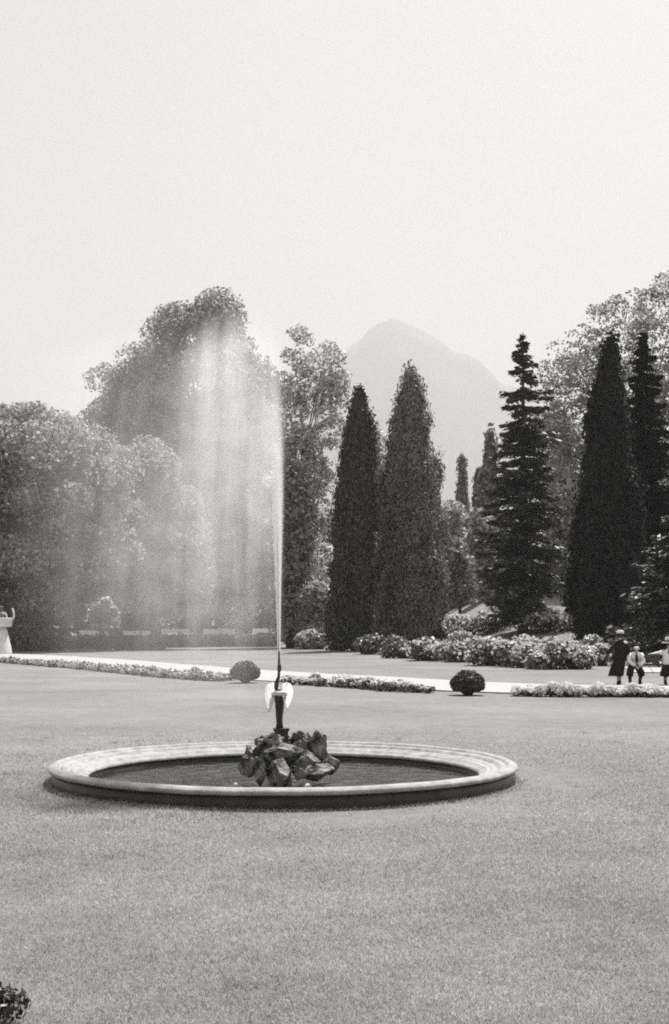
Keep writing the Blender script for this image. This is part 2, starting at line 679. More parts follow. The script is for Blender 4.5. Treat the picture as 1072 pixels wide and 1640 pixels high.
# px, py = centre in the photo, w,h in photo px, depth
ROCKS = [
    (426, 1202, 44, 48, 13.80, 'big dark rock at the left of the pedestal foot', 21, 0.2),
    (452, 1207, 46, 44, 13.60, 'front rock with a pale slanting ledge under the pedestal', 22, -0.3),
    (508, 1200, 36, 46, 13.85, 'upright dark rock right of the pedestal with a rounded pale corner', 23, 0.3),
    (480, 1194, 34, 28, 13.95, 'dark rock between the pedestal and the upright right rock', 24, 0.1),
    (449, 1186, 58, 16, 14.05, 'broad flat rock the pedestal stands on', 25, 0.0),
    (401, 1227, 42, 36, 13.45, 'dark rock with a pale top at the left end of the heap', 26, 0.2),
    (448, 1240, 46, 48, 13.2, 'black wet rock at the front foot of the heap', 27, 0.0),
    (417, 1240, 22, 36, 13.15, 'grey leaning slab between the two front left rocks', 28, -0.5),
    (511, 1236, 54, 24, 13.3, 'low dark rock with a white top at the front right', 29, -0.25),
    (528, 1221, 22, 24, 13.6, 'small pale topped rock at the right end of the heap', 30, 0.2),
    (479, 1239, 22, 26, 13.15, 'small grey rock beside the white ball at the front', 31, 0.1),
    (400, 1207, 20, 18, 13.9, 'small pale rock behind the left end of the heap', 32, 0.5),
    (462, 1214, 40, 44, 13.9, 'rock at the core of the heap behind the front rock', 33, 0.4),
    (488, 1220, 44, 42, 13.6, 'dark shaded rock below the upright right rock', 34, -0.2),
    (417, 1188, 20, 16, 13.95, 'small dark stone on top of the big left rock', 35, 0.3),
]
for px, py, w, h, d, lab, seed, rz in ROCKS:
    s = d / FPX
    me = rock_mesh((w * s * 0.74, w * s * 0.66, h * s * 0.78), seed)
    o = obj('rock', me, M['rock'], None, (X(px, d), d, Z(py, d)))
    o.rotation_euler = (0, 0, rz)
    tag(o, lab, 'rock', 'rocks heaped in the middle of the basin')
for px, py, d, w, lab in ((493, 1246, 13.05, 11, 'small white ball shaped stone in the water at the front right of the rocks'),
                          (378, 1244, 13.2, 9, 'small pale stone in the water off the left end of the rocks')):
    s = d / FPX
    o = obj('white_stone', rock_mesh((w * s * .5, w * s * .5, w * s * .5), 40 + w, 2, 3), M['whitewing'], None, (X(px, d), d, 0.02))
    tag(o, lab, 'stone', 'white stones in the basin water')


def teardrop_wing(sign):
    """a thick, cupped wing: rounded at the shoulder, drawn out to a tip below, with feather furrows"""
    nu, nv = 22, 12
    s = 13.9 / FPX
    top, bot = Z(1094, 13.9), Z(1139 if sign < 0 else 1134, 13.9)
    vv, ff = [], []
    for side in (0, 1):
        for i in range(nu):
            t = i / (nu - 1)
            z = top + (bot - top) * t
            half = 0.5 * math.sin(math.pi * min(1, t * 1.15 + 0.10)) ** 0.55 if t < 0.78 else 0.5 * 0.0
            half = 0.5 * (math.sin(math.pi * (t ** 0.62)) ** 0.75 if 0 < t < 1 else 0.0) + 0.03
            cxo = 11.5 + 2.5 * math.sin(math.pi * t) + 5.0 * t * t - 2.0 * t
            for j in range(nv):
                u = j / (nv - 1) * 2 - 1
                x = sign * (cxo + u * 18 * half) * s
                bulge = (1 - u * u) * 0.022
                fur = 0.007 * math.sin(u * 15 + t * 2.5)
                y = (-0.014 - bulge - fur if side == 0 else 0.012 - bulge * 0.6) + 0.15 * abs(x)
                vv.append((x, y, z))
    N = nu * nv
    for i in range(nu - 1):
        for j in range(nv - 1):
            a = i * nv + j
            ff.append((a, a + 1, a + nv + 1, a + nv))
            ff.append((N + a + nv, N + a + nv + 1, N + a + 1, N + a))
    for i in range(nu - 1):
        a = i * nv
        ff.append((a, a + nv, N + a + nv, N + a))
        b = a + nv - 1
        ff.append((b + nv, b, N + b, N + b + nv))
    for j in range(nv - 1):
        ff.append((j + 1, j, N + j, N + j + 1))
        b = (nu - 1) * nv + j
        ff.append((b, b + 1, N + b + 1, N + b))
    return MB().add(vv, ff)


def build_statue():
    d = 13.9
    jx = X(447, d)
    root = empty('bird_statue', (jx, d, Z(1166, d)), 'dark bronze long necked bird statue with raised white wings spouting the water jet', 'statue')
    z0 = Z(1166, d)

    def lp(px, py, dy=0.0):
        return (X(px, d) - jx, dy, Z(py, d) - z0)
    s = d / FPX
    mb = MB()
    mb.tube([lp(448, 1167), lp(448, 1158), lp(447.5, 1148), lp(448, 1138), lp(448, 1128), lp(447.5, 1120), lp(447, 1113), lp(446, 1107), lp(444, 1102)],
            [6.5 * s, 5.2 * s, 5.6 * s, 6.6 * s, 7.6 * s, 7.8 * s, 6.6 * s, 5.0 * s, 4.2 * s], 14)
    mb.build('body', M['bronze'], root, True)
    mb = MB()
    mb.tube([lp(444, 1105), lp(442.8, 1100), lp(443, 1095), lp(445, 1089), lp(446.8, 1084), lp(447, 1078), lp(447, 1074)],
            [4.2 * s, 4.0 * s, 3.7 * s, 3.2 * s, 2.4 * s, 2.2 * s, 2.4 * s], 12)
    mb.build('neck', M['bronze'], root, True)
    mb = MB()
    mb.tube([lp(447, 1076), lp(447.6, 1072), lp(447.8, 1067), lp(447.4, 1062)], [2.4 * s, 3.5 * s, 3.3 * s, 2.2 * s], 12)
    mb.build('head', M['bronze'], root, True)
    mb = MB()
    mb.tube([lp(447.3, 1064), lp(447.2, 1055), lp(447.2, 1043)], [2.3 * s, 1.7 * s, 1.5 * s], 10)
    mb.build('beak', M['bronze'], root, True)
    for sg in (-1, 1):
        w = teardrop_wing(sg)
        w.v = [(x + lp(446.5, 0)[0], y - 0.03 + (z - z0 - lp(0, 1117)[2]) * 1.25, z - z0) for x, y, z in w.v]
        w.build('wing', M['whitewing'], root, True)
    mb = MB()
    mb.tube([lp(436, 1112, -0.035), lp(442, 1110, -0.05), lp(448, 1110.5, -0.055), lp(455, 1110, -0.05), lp(460, 1112, -0.035)],
            [3 * s, 4 * s, 4.2 * s, 4 * s, 3 * s], 10)
    mb.build('breast', M['whitewing'], root, True)
    p = empty('statue_pedestal', (X(450.5, d), d, Z(1187, d)), 'square dark bronze pedestal under the bird statue on the rocks', 'pedestal')
    h = Z(1166, d) - Z(1187, d)
    mb = MB()
    mb.box((0, 0, h * 0.40), (21 * s, 21 * s, h * 0.80), 0.12)
    mb.build('shaft', M['bronze'], p)
    mb = MB()
    mb.box((0, 0, h * 0.90), (24 * s, 24 * s, h * 0.2), 0.12, 1.04)
    mb.build('top_plate', M['bronze'], p)


build_statue()


# ------------------------------------------------------------------ water jet and drifting spray (real drops)
def drops_mesh(name, pts, size):
    n = len(pts)
    nr = unit(rng.normal(size=(n, 3)))
    u = unit(np.cross(nr, rng.normal(size=(n, 3))))
    w = np.cross(nr, u)
    sz = size * (1 + rng.uniform(-0.45, 0.45, n))[:, None] * 0.5
    v = np.stack([pts - u * sz - w * sz, pts + u * sz - w * sz, pts + u * sz + w * sz, pts - u * sz + w * sz], 1).reshape(-1, 3)
    return mesh_np(name, v, np.arange(n * 4, dtype=np.int32).reshape(n, 4))


def build_jet():
    d = 13.9
    s = d / FPX
    root = empty('water_jet', (X(447, d), d, Z(1044, d)), 'tall white water jet shooting straight up from the bird statue', 'water jet')
    bx, bz = X(447, d), Z(1044, d)
    # the stream itself: a slim closed body of white water that frays and thins upwards
    ys = np.array([1044, 1020, 980, 930, 880, 830, 780, 720, 660, 600, 545], float)
    rad = np.array([2.8, 3.4, 4.4, 6.0, 8.2, 10.5, 12.5, 14.5, 16, 17, 18])
    mb = MB()
    mb.tube([(-(1044 - y) * 0.011 * s, 0, Z(y, d) - bz) for y in ys], list(rad * s), 14)
    m, nt, out = new_mat('jet_water')
    N_, Lk = nt.nodes.new, nt.links.new
    tc = N_('ShaderNodeTexCoord')
    sx = N_('ShaderNodeSeparateXYZ')
    Lk(tc.outputs['Object'], sx.inputs[0])

    def mth(op, a, b=0.0):
        n = N_('ShaderNodeMath')
        n.operation = op
        for i, v in enumerate((a, b)):
            if isinstance(v, (int, float)):
                n.inputs[i].default_value = v
            else:
                Lk(v, n.inputs[i])
        return n.outputs[0]
    zt = (1044 - 545) * s
    zn = mth('DIVIDE', sx.outputs[2], zt)
    rp = N_('ShaderNodeValToRGB')
    el = rp.color_ramp.elements
    zz = [(1044 - y) / (1044 - 545) for y in ys]
    vals = list(rad * s / 0.2)
    el[0].position, el[0].color = zz[0], (vals[0],) * 3 + (1,)
    el[1].position, el[1].color = zz[-1], (vals[-1],) * 3 + (1,)
    for p_, v_ in list(zip(zz, vals))[1:-1]:
        e = el.new(p_)
        e.color = (v_,) * 3 + (1,)
    Lk(zn, rp.inputs[0])
    rd = mth('MULTIPLY', rp.outputs[0], 0.2)
    xx = mth('ADD', sx.outputs[0], mth('MULTIPLY', sx.outputs[2], 0.011))
    q = mth('DIVIDE', mth('SQRT', mth('ADD', mth('MULTIPLY', xx, xx), mth('MULTIPLY', sx.outputs[1], sx.outputs[1]))), rd)
    g = mth('POWER', mth('MAXIMUM', mth('SUBTRACT', 1.0, q), 0.0), 1.3)
    tr = N_('ShaderNodeValToRGB')
    e2 = tr.color_ramp.elements
    e2[0].position, e2[0].color = 0.0, (1, 1, 1, 1)
    e2[1].position, e2[1].color = 1.0, (0.0, 0, 0, 1)
    for p_, v_ in ((0.25, .72), (0.42, .42), (0.58, .16), (0.70, .04), (0.82, 0.0)):
        e = e2.new(p_)
        e.color = (v_,) * 3 + (1,)
    Lk(zn, tr.inputs[0])
    dn = mth('DIVIDE', mth('MULTIPLY', mth('MULTIPLY', g, tr.outputs[0]), JET_TAU), rd)
    pv = N_('ShaderNodeVolumePrincipled')
    pv.inputs['Color'].default_value = (0.995, 0.99, 0.985, 1)
    pv.inputs['Anisotropy'].default_value = 0.1
    Lk(dn, pv.inputs['Density'])
    Lk(pv.outputs[0], out.inputs['Volume'])
    m.cycles.volume_step_rate = 0.12
    mb.build('jet_stream', m, root, True)
    # the unbroken core of the jet just above the beak
    mb = MB()
    yc = np.array([1044, 1020, 990, 960, 930, 900, 870, 845], float)
    rc = np.array([1.7, 1.8, 1.9, 1.9, 1.8, 1.5, 1.0, 0.3])
    mb.tube([(-(1044 - y) * 0.011 * s + random.uniform(-.25, .25) * s, 0, Z(y, d) - bz) for y in yc], list(rc * s), 10)
    mb.build('jet_core', M['drops'], root, True)


build_jet()


SPRAY_Z0, SPRAY_Z1 = 0.55, 5.25


def build_spray():
    """a veil of fine droplets: one closed, lens-thin body of air whose density thins towards its edges"""
    d = 13.9
    s = d / FPX
    jx = X(447, d)
    rows = np.array([455, 520, 560, 700, 800, 850, 950, 1050, 1165], float)
    Lm = np.array([80, 126, 140, 150, 166, 180, 215, 250, 270]) * s
    So = np.array([34, 36, 40, 50, 70, 95, 140, 180, 200]) * s
    zr = EYE - (rows - HOR) * s
    # hull
    zs = np.linspace(SPRAY_Z0, SPRAY_Z1, 26)
    vv = []
    nu = 14
    for side in (-1, 1):
        for z in zs:
            L = np.interp(z, zr[::-1], Lm[::-1]) + np.interp(z, zr[::-1], So[::-1])
            L = max(L, 3.25 * float(np.interp(z, [4.3, 4.95], [1, 0.3])))
            ins = min(1.0, (z - SPRAY_Z0) / 0.4 + .3) * (1.0 if z < 4.8 else max(.35, 1 - (z - 4.8) * 1.4))
            for i in range(nu + 1):
                u = i / nu
                sd = -0.16 + (L * ins + 0.16) * u
                w = (0.10 + 0.16 * max(sd, 0)) * 2.0 * (max(0.02, math.sin(math.pi * min(1, max(0, u)))) ** 0.35)
                vv.append((-sd, 0.10 * max(sd, 0) + side * w, z))
    n1 = len(zs) * (nu + 1)
    ff = []
    for j in range(len(zs) - 1):
        for i in range(nu):
            a = j * (nu + 1) + i
            b = a + nu + 1
            ff.append((a, b, b + 1, a + 1))
            ff.append((n1 + a + 1, n1 + b + 1, n1 + b, n1 + a))
        for i in (0, nu):
            a = j * (nu + 1) + i
            b = a + nu + 1
            ff.append((a, n1 + a, n1 + b, b) if i == 0 else (b, n1 + b, n1 + a, a))
    for i in range(nu):
        ff.append((i, i + 1, n1 + i + 1, n1 + i))
        a = (len(zs) - 1) * (nu + 1) + i
        ff.append((a + 1, a, n1 + a, n1 + a + 1))
    m, nt, out = new_mat('spray_mist')
    N, Lk = nt.nodes.new, nt.links.new

    def put(sock, v):
        if isinstance(v, (int, float)):
            sock.default_value = v
        else:
            Lk(v, sock)

    def mth(op, a, b=0.0, c=0.0):
        n = N('ShaderNodeMath')
        n.operation = op
        put(n.inputs[0], a); put(n.inputs[1], b); put(n.inputs[2], c)
        return n.outputs[0]

    def smooth(v, lo, hi, o0=0.0, o1=1.0):
        n = N('ShaderNodeMapRange')
        n.interpolation_type = 'SMOOTHSTEP'
        put(n.inputs[0], v); put(n.inputs[1], lo); put(n.inputs[2], hi); put(n.inputs[3], o0); put(n.inputs[4], o1)
        return n.outputs[0]

    def curve(zn, ys, vals, scale):
        r_ = N('ShaderNodeValToRGB')
        pos = [(EYE - (y - HOR) * s - SPRAY_Z0) / (SPRAY_Z1 - SPRAY_Z0) for y in ys]
        pr = sorted(zip(pos, vals))
        el = r_.color_ramp.elements
        el[0].position, el[0].color = max(0, pr[0][0]), (pr[0][1] / scale,) * 3 + (1,)
        el[1].position, el[1].color = min(1, pr[-1][0]), (pr[-1][1] / scale,) * 3 + (1,)
        for p_, v_ in pr[1:-1]:
            e = el.new(p_)
            e.color = (v_ / scale,) * 3 + (1,)
        Lk(zn, r_.inputs[0])
        return mth('MULTIPLY', r_.outputs[0], scale)
    tc = N('ShaderNodeTexCoord')
    sx = N('ShaderNodeSeparateXYZ')
    Lk(tc.outputs['Object'], sx.inputs[0])
    x, y, z = sx.outputs
    zn = mth('DIVIDE', mth('SUBTRACT', z, SPRAY_Z0), SPRAY_Z1 - SPRAY_Z0)
    sd = mth('SUBTRACT', mth('MULTIPLY', mth('SUBTRACT', z, 1.34), -0.011), x)      # metres blown to the left of the jet
    sp = mth('MAXIMUM', sd, 0.0)
    L = curve(zn, rows, Lm, 4.0)
    So_ = curve(zn, rows, So, 4.0)
    over = mth('DIVIDE', mth('SUBTRACT', sd, L), So_)
    q = smooth(over, -1.0, 1.0, 1.0, 0.0)
    head = curve(zn, [480, 525, 560, 620, 720, 800, 860, 940, 1000, 1080, 1165], [0.05, .34, .70, 1, .88, .56, .37, .24, .16, .07, 0.0], 1.0)
    u = mth('DIVIDE', sp, L)
    cv = N('ShaderNodeCombineXYZ')
    slant = mth('SUBTRACT', sp, mth('MULTIPLY', mth('SUBTRACT', 4.4, z), mth('MULTIPLY', u, 0.10)))
    Lk(mth('MULTIPLY', slant, 4.6), cv.inputs[0])
    Lk(mth('MULTIPLY', z, 0.30), cv.inputs[1])
    Lk(mth('MULTIPLY', y, 1.5), cv.inputs[2])
    nz = N('ShaderNodeTexNoise')
    nz.inputs['Scale'].default_value = 1.0
    nz.inputs['Detail'].default_value = 4.0
    nz.inputs['Roughness'].default_value = 0.62
    Lk(cv.outputs[0], nz.inputs['Vector'])
    lanes = smooth(nz.outputs[0], 0.32, 0.70, 0.60, 1.36)
    nf = N('ShaderNodeTexNoise')
    nf.inputs['Scale'].default_value = 4.0
    nf.inputs['Detail'].default_value = 6.0
    nf.inputs['Roughness'].default_value = 0.65
    nf.inputs['Distortion'].default_value = 0.4
    Lk(tc.outputs['Object'], nf.inputs['Vector'])
    lanes = mth('MULTIPLY', lanes, smooth(nf.outputs[0], 0.3, 0.7, 0.70, 1.30))
    hollow = mth('MULTIPLY', mth('POWER', 2.71828, mth('MULTIPLY', mth('POWER', mth('DIVIDE', sp, 0.34), 2.0), -1.0)), smooth(z, 1.9, 3.2, 0.55, 0.0))
    lanes = mth('MULTIPLY', lanes, mth('SUBTRACT', 1.0, hollow))
    crest = mth('MULTIPLY', mth('POWER', 2.71828, mth('MULTIPLY', mth('POWER', mth('DIVIDE', sp, 0.30), 2.0), -1.0)), smooth(z, 3.4, 4.5, 0.0, 0.82))
    lanes = mth('MULTIPLY', lanes, mth('SUBTRACT', 1.0, crest))
    # the arching head: the spray turns over to the left of the jet top
    arch = smooth(mth('ADD', z, mth('MULTIPLY', mth('POWER', mth('SUBTRACT', sp, 0.42), 2.0), 0.9)), 4.5, 5.2, 1.0, 0.0)
    right = smooth(sd, -0.09, 0.05)
    w = mth('ADD', mth('MULTIPLY', sp, 0.16), 0.10)
    yy = mth('DIVIDE', mth('SUBTRACT', y, mth('MULTIPLY', sp, 0.10)), w)
    g = mth('POWER', 2.71828, mth('MULTIPLY', mth('MULTIPLY', yy, yy), -1.0))
    veil = mth('MULTIPLY', mth('MULTIPLY', mth('MULTIPLY', q, head), mth('MULTIPLY', lanes, arch)), right)
    # a thin outer mist that reaches far to the left
    thin = mth('MULTIPLY', smooth(sd, 1.6, 3.2, 1.0, 0.0), curve(zn, [480, 540, 620, 720, 820, 900, 980, 1060, 1165], [0, .08, .15, .20, .23, .23, .18, .08, 0], 1.0))
    veil = mth('ADD', veil, mth('MULTIPLY', mth('MULTIPLY', thin, right), lanes))
    veil = mth('DIVIDE', mth('MULTIPLY', veil, SPRAY_TAU / 1.77), w)
    veil = mth('MULTIPLY', veil, g)
    # the loosening upper part of the jet itself
    sg = curve(zn, [540, 640, 760, 860, 940, 1040], [.085, .065, .042, .028, .018, .012], 0.2)
    rr = mth('ADD', mth('POWER', mth('DIVIDE', sd, sg), 2.0), mth('POWER', mth('DIVIDE', y, sg), 2.0))
    gj = mth('POWER', 2.71828, mth('MULTIPLY', rr, -0.8))
    tj = curve(zn, [530, 570, 640, 760, 860, 960, 1040], [0.0, .02, .14, .6, .7, .4, 0], 1.0)
    jet = mth('DIVIDE', mth('MULTIPLY', mth('MULTIPLY', gj, tj), 0.45), sg)
    dens = mth('ADD', veil, jet)
    pv = N('ShaderNodeVolumePrincipled')
    pv.inputs['Color'].default_value = (0.93, 0.92, 0.91, 1)
    pv.inputs['Anisotropy'].default_value = 0.25
    Lk(dens, pv.inputs['Density'])
    Lk(pv.outputs[0], out.inputs['Volume'])
    m.cycles.volume_step_rate = 0.25
    o = MB().add(vv, ff).build('spray', m, None, True, (jx, d, 0))
    tag(o, 'white veil of fine spray drifting left from the jet', None, None, 'stuff')


build_spray()


# ------------------------------------------------------------------ grass blades on the near lawn
def build_grass():
    N = 520000
    u = rng.uniform(size=N)
    d0, d1 = 4.7, 24.0
    d = d0 * (d1 / d0) ** u                      # thins out with distance
    x = rng.uniform(-0.29, 0.29, N) * d
    r = np.hypot(x - FX, d - FY)
    k = (r > 2.415) & (rng.uniform(size=N) < 1 - sstep(9, 23, d))
    x, d, r = x[k], d[k], r[k]
    # a longer fringe along the foot of the wall
    nf = 26000
    a = rng.uniform(0, 2 * np.pi, nf)
    rr = 2.416 + np.abs(rng.normal(size=nf)) * 0.05
    x = np.r_[x, FX + rr * np.cos(a)]
    d = np.r_[d, FY + rr * np.sin(a)]
    nt_ = 300
    tx, td = rng.uniform(-0.28, 0.28, nt_), 5.0 * (20 / 5.0) ** rng.uniform(size=nt_)
    tx = tx * td
    kk = np.hypot(tx - FX, td - FY) > 2.6
    tx, td = tx[kk], td[kk]
    gx = np.repeat(tx, 40) + rng.normal(size=40 * len(tx)) * 0.035
    gd = np.repeat(td, 40) + rng.normal(size=40 * len(tx)) * 0.035
    n_t = len(gx)
    x = np.r_[gx, x]
    d = np.r_[gd, d]
    n = len(x)
    h = rng.uniform(0.012, 0.028, n)
    h[:n_t] *= rng.uniform(1.2, 2.2, n_t)
    h[-nf:] *= rng.uniform(0.8, 1.9, nf)
    w = rng.uniform(0.003, 0.0062, n) * np.clip(d / 7, 1, 2.6)
    an = rng.uniform(0, 2 * np.pi, n)
    lean = rng.normal(size=(n, 2)) * 0.55
    z0 = ground_z(x, d) + 0.012 * np.sin(x * 1.3 + 1) * np.cos(d * 0.9) - 0.004
    b = np.stack([x, d, z0], 1)
    du = np.stack([np.cos(an) * w / 2, np.sin(an) * w / 2, np.zeros(n)], 1)
    tip = b + np.stack([lean[:, 0] * h, lean[:, 1] * h, h], 1)
    v = np.stack([b - du, b + du, tip], 1).reshape(-1, 3)
    me = mesh_np('grass', v, np.arange(n * 3, dtype=np.int32).reshape(n, 3))
    tag(obj('grass', me, M['blade']), 'short pale mown grass blades of the lawn', None, None, 'stuff')


build_grass()


# ------------------------------------------------------------------ trees
def env_fn(rows, d):
    """rows (py, left px, right px) -> half width and centre by height, in metres"""
    rows = sorted(rows, key=lambda r: -r[0])
    z = np.array([Z(r[0], d) for r in rows])
    lo = np.array([X(r[1], d) for r in rows])
    hi = np.array([X(r[2], d) for r in rows])
    return z, lo, hi


def crown_points(rows, d, nclu, per, rad, depth=0.85, shell=0.5, up=0.35, seed=0, flat=0.8, gaps=0.0):
    z, lo, hi = env_fn(rows, d)
    zz = np.linspace(z[0], z[-1], 400)
    wd = np.interp(zz, z, hi) - np.interp(zz, z, lo)
    cdf = np.cumsum(wd ** 1.5)
    cdf /= cdf[-1]
    zc = np.interp(rng.uniform(size=nclu), cdf, zz)
    L, H = np.interp(zc, z, lo), np.interp(zc, z, hi)
    cx, hw = (L + H) / 2, (H - L) / 2
    a = rng.uniform(0, 2 * np.pi, nclu)
    rr = np.sqrt(rng.uniform(shell ** 2, 1.22, nclu)) * np.maximum(0.05, 1 - rad * 0.75 / np.maximum(hw, rad))
    C = np.stack([cx + hw * rr * np.cos(a), d + hw * depth * rr * np.sin(a), zc], 1)
    rads = rad * rng.choice([0.45, 0.65, 0.85, 1.05, 1.3, 1.6], nclu)
    P, Nn = [], []
    for c, r_ in zip(C, rads):
        m = max(3, int(per * (r_ / rad) ** 2 * rng.uniform(0.7, 1.3)))
        v = unit(rng.normal(size=(m, 3)) + np.array((0, 0, up)))
        k = rng.uniform(0.55, 1.0, m)[:, None]
        P.append(c + v * k * r_ * np.array((1, 1, flat)))
        Nn.append(v)
    return np.concatenate(P), np.concatenate(Nn), C


def limbs(mb, base, top, C, n, r0):
    """a tapered trunk and boughs that reach towards clumps of the crown"""
    base, top = Vector(base), Vector(top)
    pts, rad = [], []
    for i in range(7):
        t = i / 6
        p = base.lerp(top, t)
        p.x += random.uniform(-1, 1) * r0 * 0.5 * (0 < i < 6)
        p.y += random.uniform(-1, 1) * r0 * 0.5 * (0 < i < 6)
        pts.append(p)
        rad.append(r0 * (1.25 if i == 0 else 1 - 0.8 * t))
    mb.tube(pts, rad, 9)
    idx = rng.permutation(len(C))[:n]
    for i in idx:
        c = Vector(C[i])
        t = min(0.85, max(0.2, (c.z - base.z) / max(0.1, (top.z - base.z)) * 0.6))
        a = base.lerp(top, t)
        m = a.lerp(c, 0.5)
        m.z += (c - a).length * 0.06
        rr = r0 * (1 - 0.75 * t) * 0.45
        mb.tube([a, m, c], [rr, rr * 0.6, rr * 0.2], 6)


def broadleaf(name, label, cat, rows, d, base_px, mat, nclu, per, rad, leaf, trunk_r=0.4, group=None, depth=0.85, shell=0.5, up=0.35, nlimb=14,
              spread=0.8, aspect=1.3, flat=0.8, fork=None):
    bx = X(base_px, d)
    bz = float(ground_z(bx, d))
    root = empty(name, (bx, d, bz), label, cat, group)
    P, Nn, C = crown_points(rows, d, nclu, per, rad, depth, shell, up, flat=flat)
    P[:, 2] = np.maximum(P[:, 2], ground_z(P[:, 0], P[:, 1]) + 0.15)
    off = np.array((bx, d, bz))
    v, f = cards(P - off, leaf, Nn, spread, aspect)
    obj('crown', mesh_np('crown', v, f), mat, root)
    zt = Z(min(r[0] for r in rows), d) - bz
    topx = np.mean([X((r[1] + r[2]) / 2, d) for r in rows[:2]]) - bx
    mb = MB()
    limbs(mb, (0, 0, -0.1), (topx * 0.6, 0, zt * 0.75), C - off, nlimb, trunk_r)
    mb.build('trunk', M['bark'], root, True)
    return root


broadleaf('chestnut_tree', 'big rounded leafy tree at the left edge, its skirt hanging over the café tables', 'tree',
          [(664, 15, 95), (678, -20, 130), (705, -80, 180), (740, -120, 222), (800, -130, 232), (880, -130, 222), (935, -120, 205), (958, -110, 150), (972, -110, 74), (1036, -80, 74)], 92, 45,
          M['chestnut'], 360, 250, 1.25, 0.23, 0.55, 'large leafy trees behind the lawn', 0.9, 0.55)
broadleaf('chestnut_tree', 'lower domed leafy tree between the left edge tree and the spray', 'tree',
          [(722, 195, 262), (740, 170, 290), (770, 160, 312), (820, 160, 326), (900, 165, 335), (945, 178, 340), (978, 200, 335)], 97, 255,
          M['chestnut'], 210, 250, 1.15, 0.23, 0.4, 'large leafy trees behind the lawn', 0.9, 0.55)
broadleaf('tall_tree', 'tallest broad leafy tree with a lobed crown half hidden by the spray', 'tree',
          [(488, 300, 368), (505, 245, 385), (540, 222, 405), (570, 205, 425), (590, 140, 430), (615, 126, 438), (660, 130, 440), (690, 165, 442), (760, 170, 444), (850, 170, 450), (930, 180, 456), (974, 200, 456)], 120, 330,
          M['tall'], 460, 230, 1.6, 0.27, 0.6, 'large leafy trees behind the lawn', 0.7, 0.5)
broadleaf('birch_tree', 'loose light leafed tree right behind the jet with sky between its twigs', 'tree',
          [(536, 450, 500), (556, 436, 552), (620, 434, 560), (680, 434, 556), (740, 434, 548), (820, 434, 540), (900, 434, 532), (960, 440, 520)], 107, 480,
          M['birch'], 230, 60, 0.72, 0.24, 0.3, None, 1.0, 0.1, nlimb=30)
broadleaf('leafy_tree', 'dark dense leafy tree low behind the jet', 'tree',
          [(740, 440, 480), (800, 436, 498), (880, 436, 504), (940, 438, 492), (975, 440, 490), (1010, 440, 480)], 102, 465,
          M['leafy'], 95, 90, 1.1, 0.34, 0.3, None, 0.8, 0.3)
broadleaf('wispy_tree', 'tall wispy pale tree behind the black conifers at the right edge', 'tree',
          [(455, 1045, 1100), (475, 1000, 1150), (510, 935, 1180), (560, 880, 1190), (620, 862, 1200), (700, 858, 1200), (780, 862, 1180), (860, 866, 1150), (930, 870, 1130), (985, 880, 1120)], 112, 1010,
          M['twig_leaf'], 1200, 40, 0.85, 0.20, 0.4, None, 0.5, 0.15, up=0.9, nlimb=80, spread=1.2)
broadleaf('pale_sapling', 'pale bushy young tree between the jet and the left thuja', 'tree',
          [(940, 492, 522), (955, 482, 530), (985, 476, 530), (1010, 480, 528), (1026, 482, 526)], 100, 505,
          M['pale'], 60, 70, 0.6, 0.26, 0.1, None, 0.8, 0.3)
broadleaf('small_tree', 'small tree with a bare forked stem right of the big thuja', 'tree',
          [(868, 718, 744), (890, 708, 752), (930, 704, 760), (958, 708, 762), (972, 715, 750)], 98, 737,
          M['twig_leaf'], 60, 55, 0.6, 0.24, 0.16, None, 0.8, 0.1)
broadleaf('pale_bush_tree', 'pale sunlit bushy tree behind the spruce on its left', 'tree',
          [(830, 752, 790), (860, 742, 806), (900, 745, 815), (940, 748, 815), (965, 756, 806)], 118, 780,
          M['pale'], 90, 60, 0.8, 0.3, 0.2, None, 0.8, 0.2)
broadleaf('pale_bush_tree', 'pale sunlit bushy tree in the gap between spruce and black thuja', 'tree',
          [(760, 880, 925), (800, 872, 930), (880, 872, 925), (950, 876, 915)], 108, 900,
          M['pale'], 70, 55, 0.8, 0.3, 0.2, None, 0.8, 0.2)


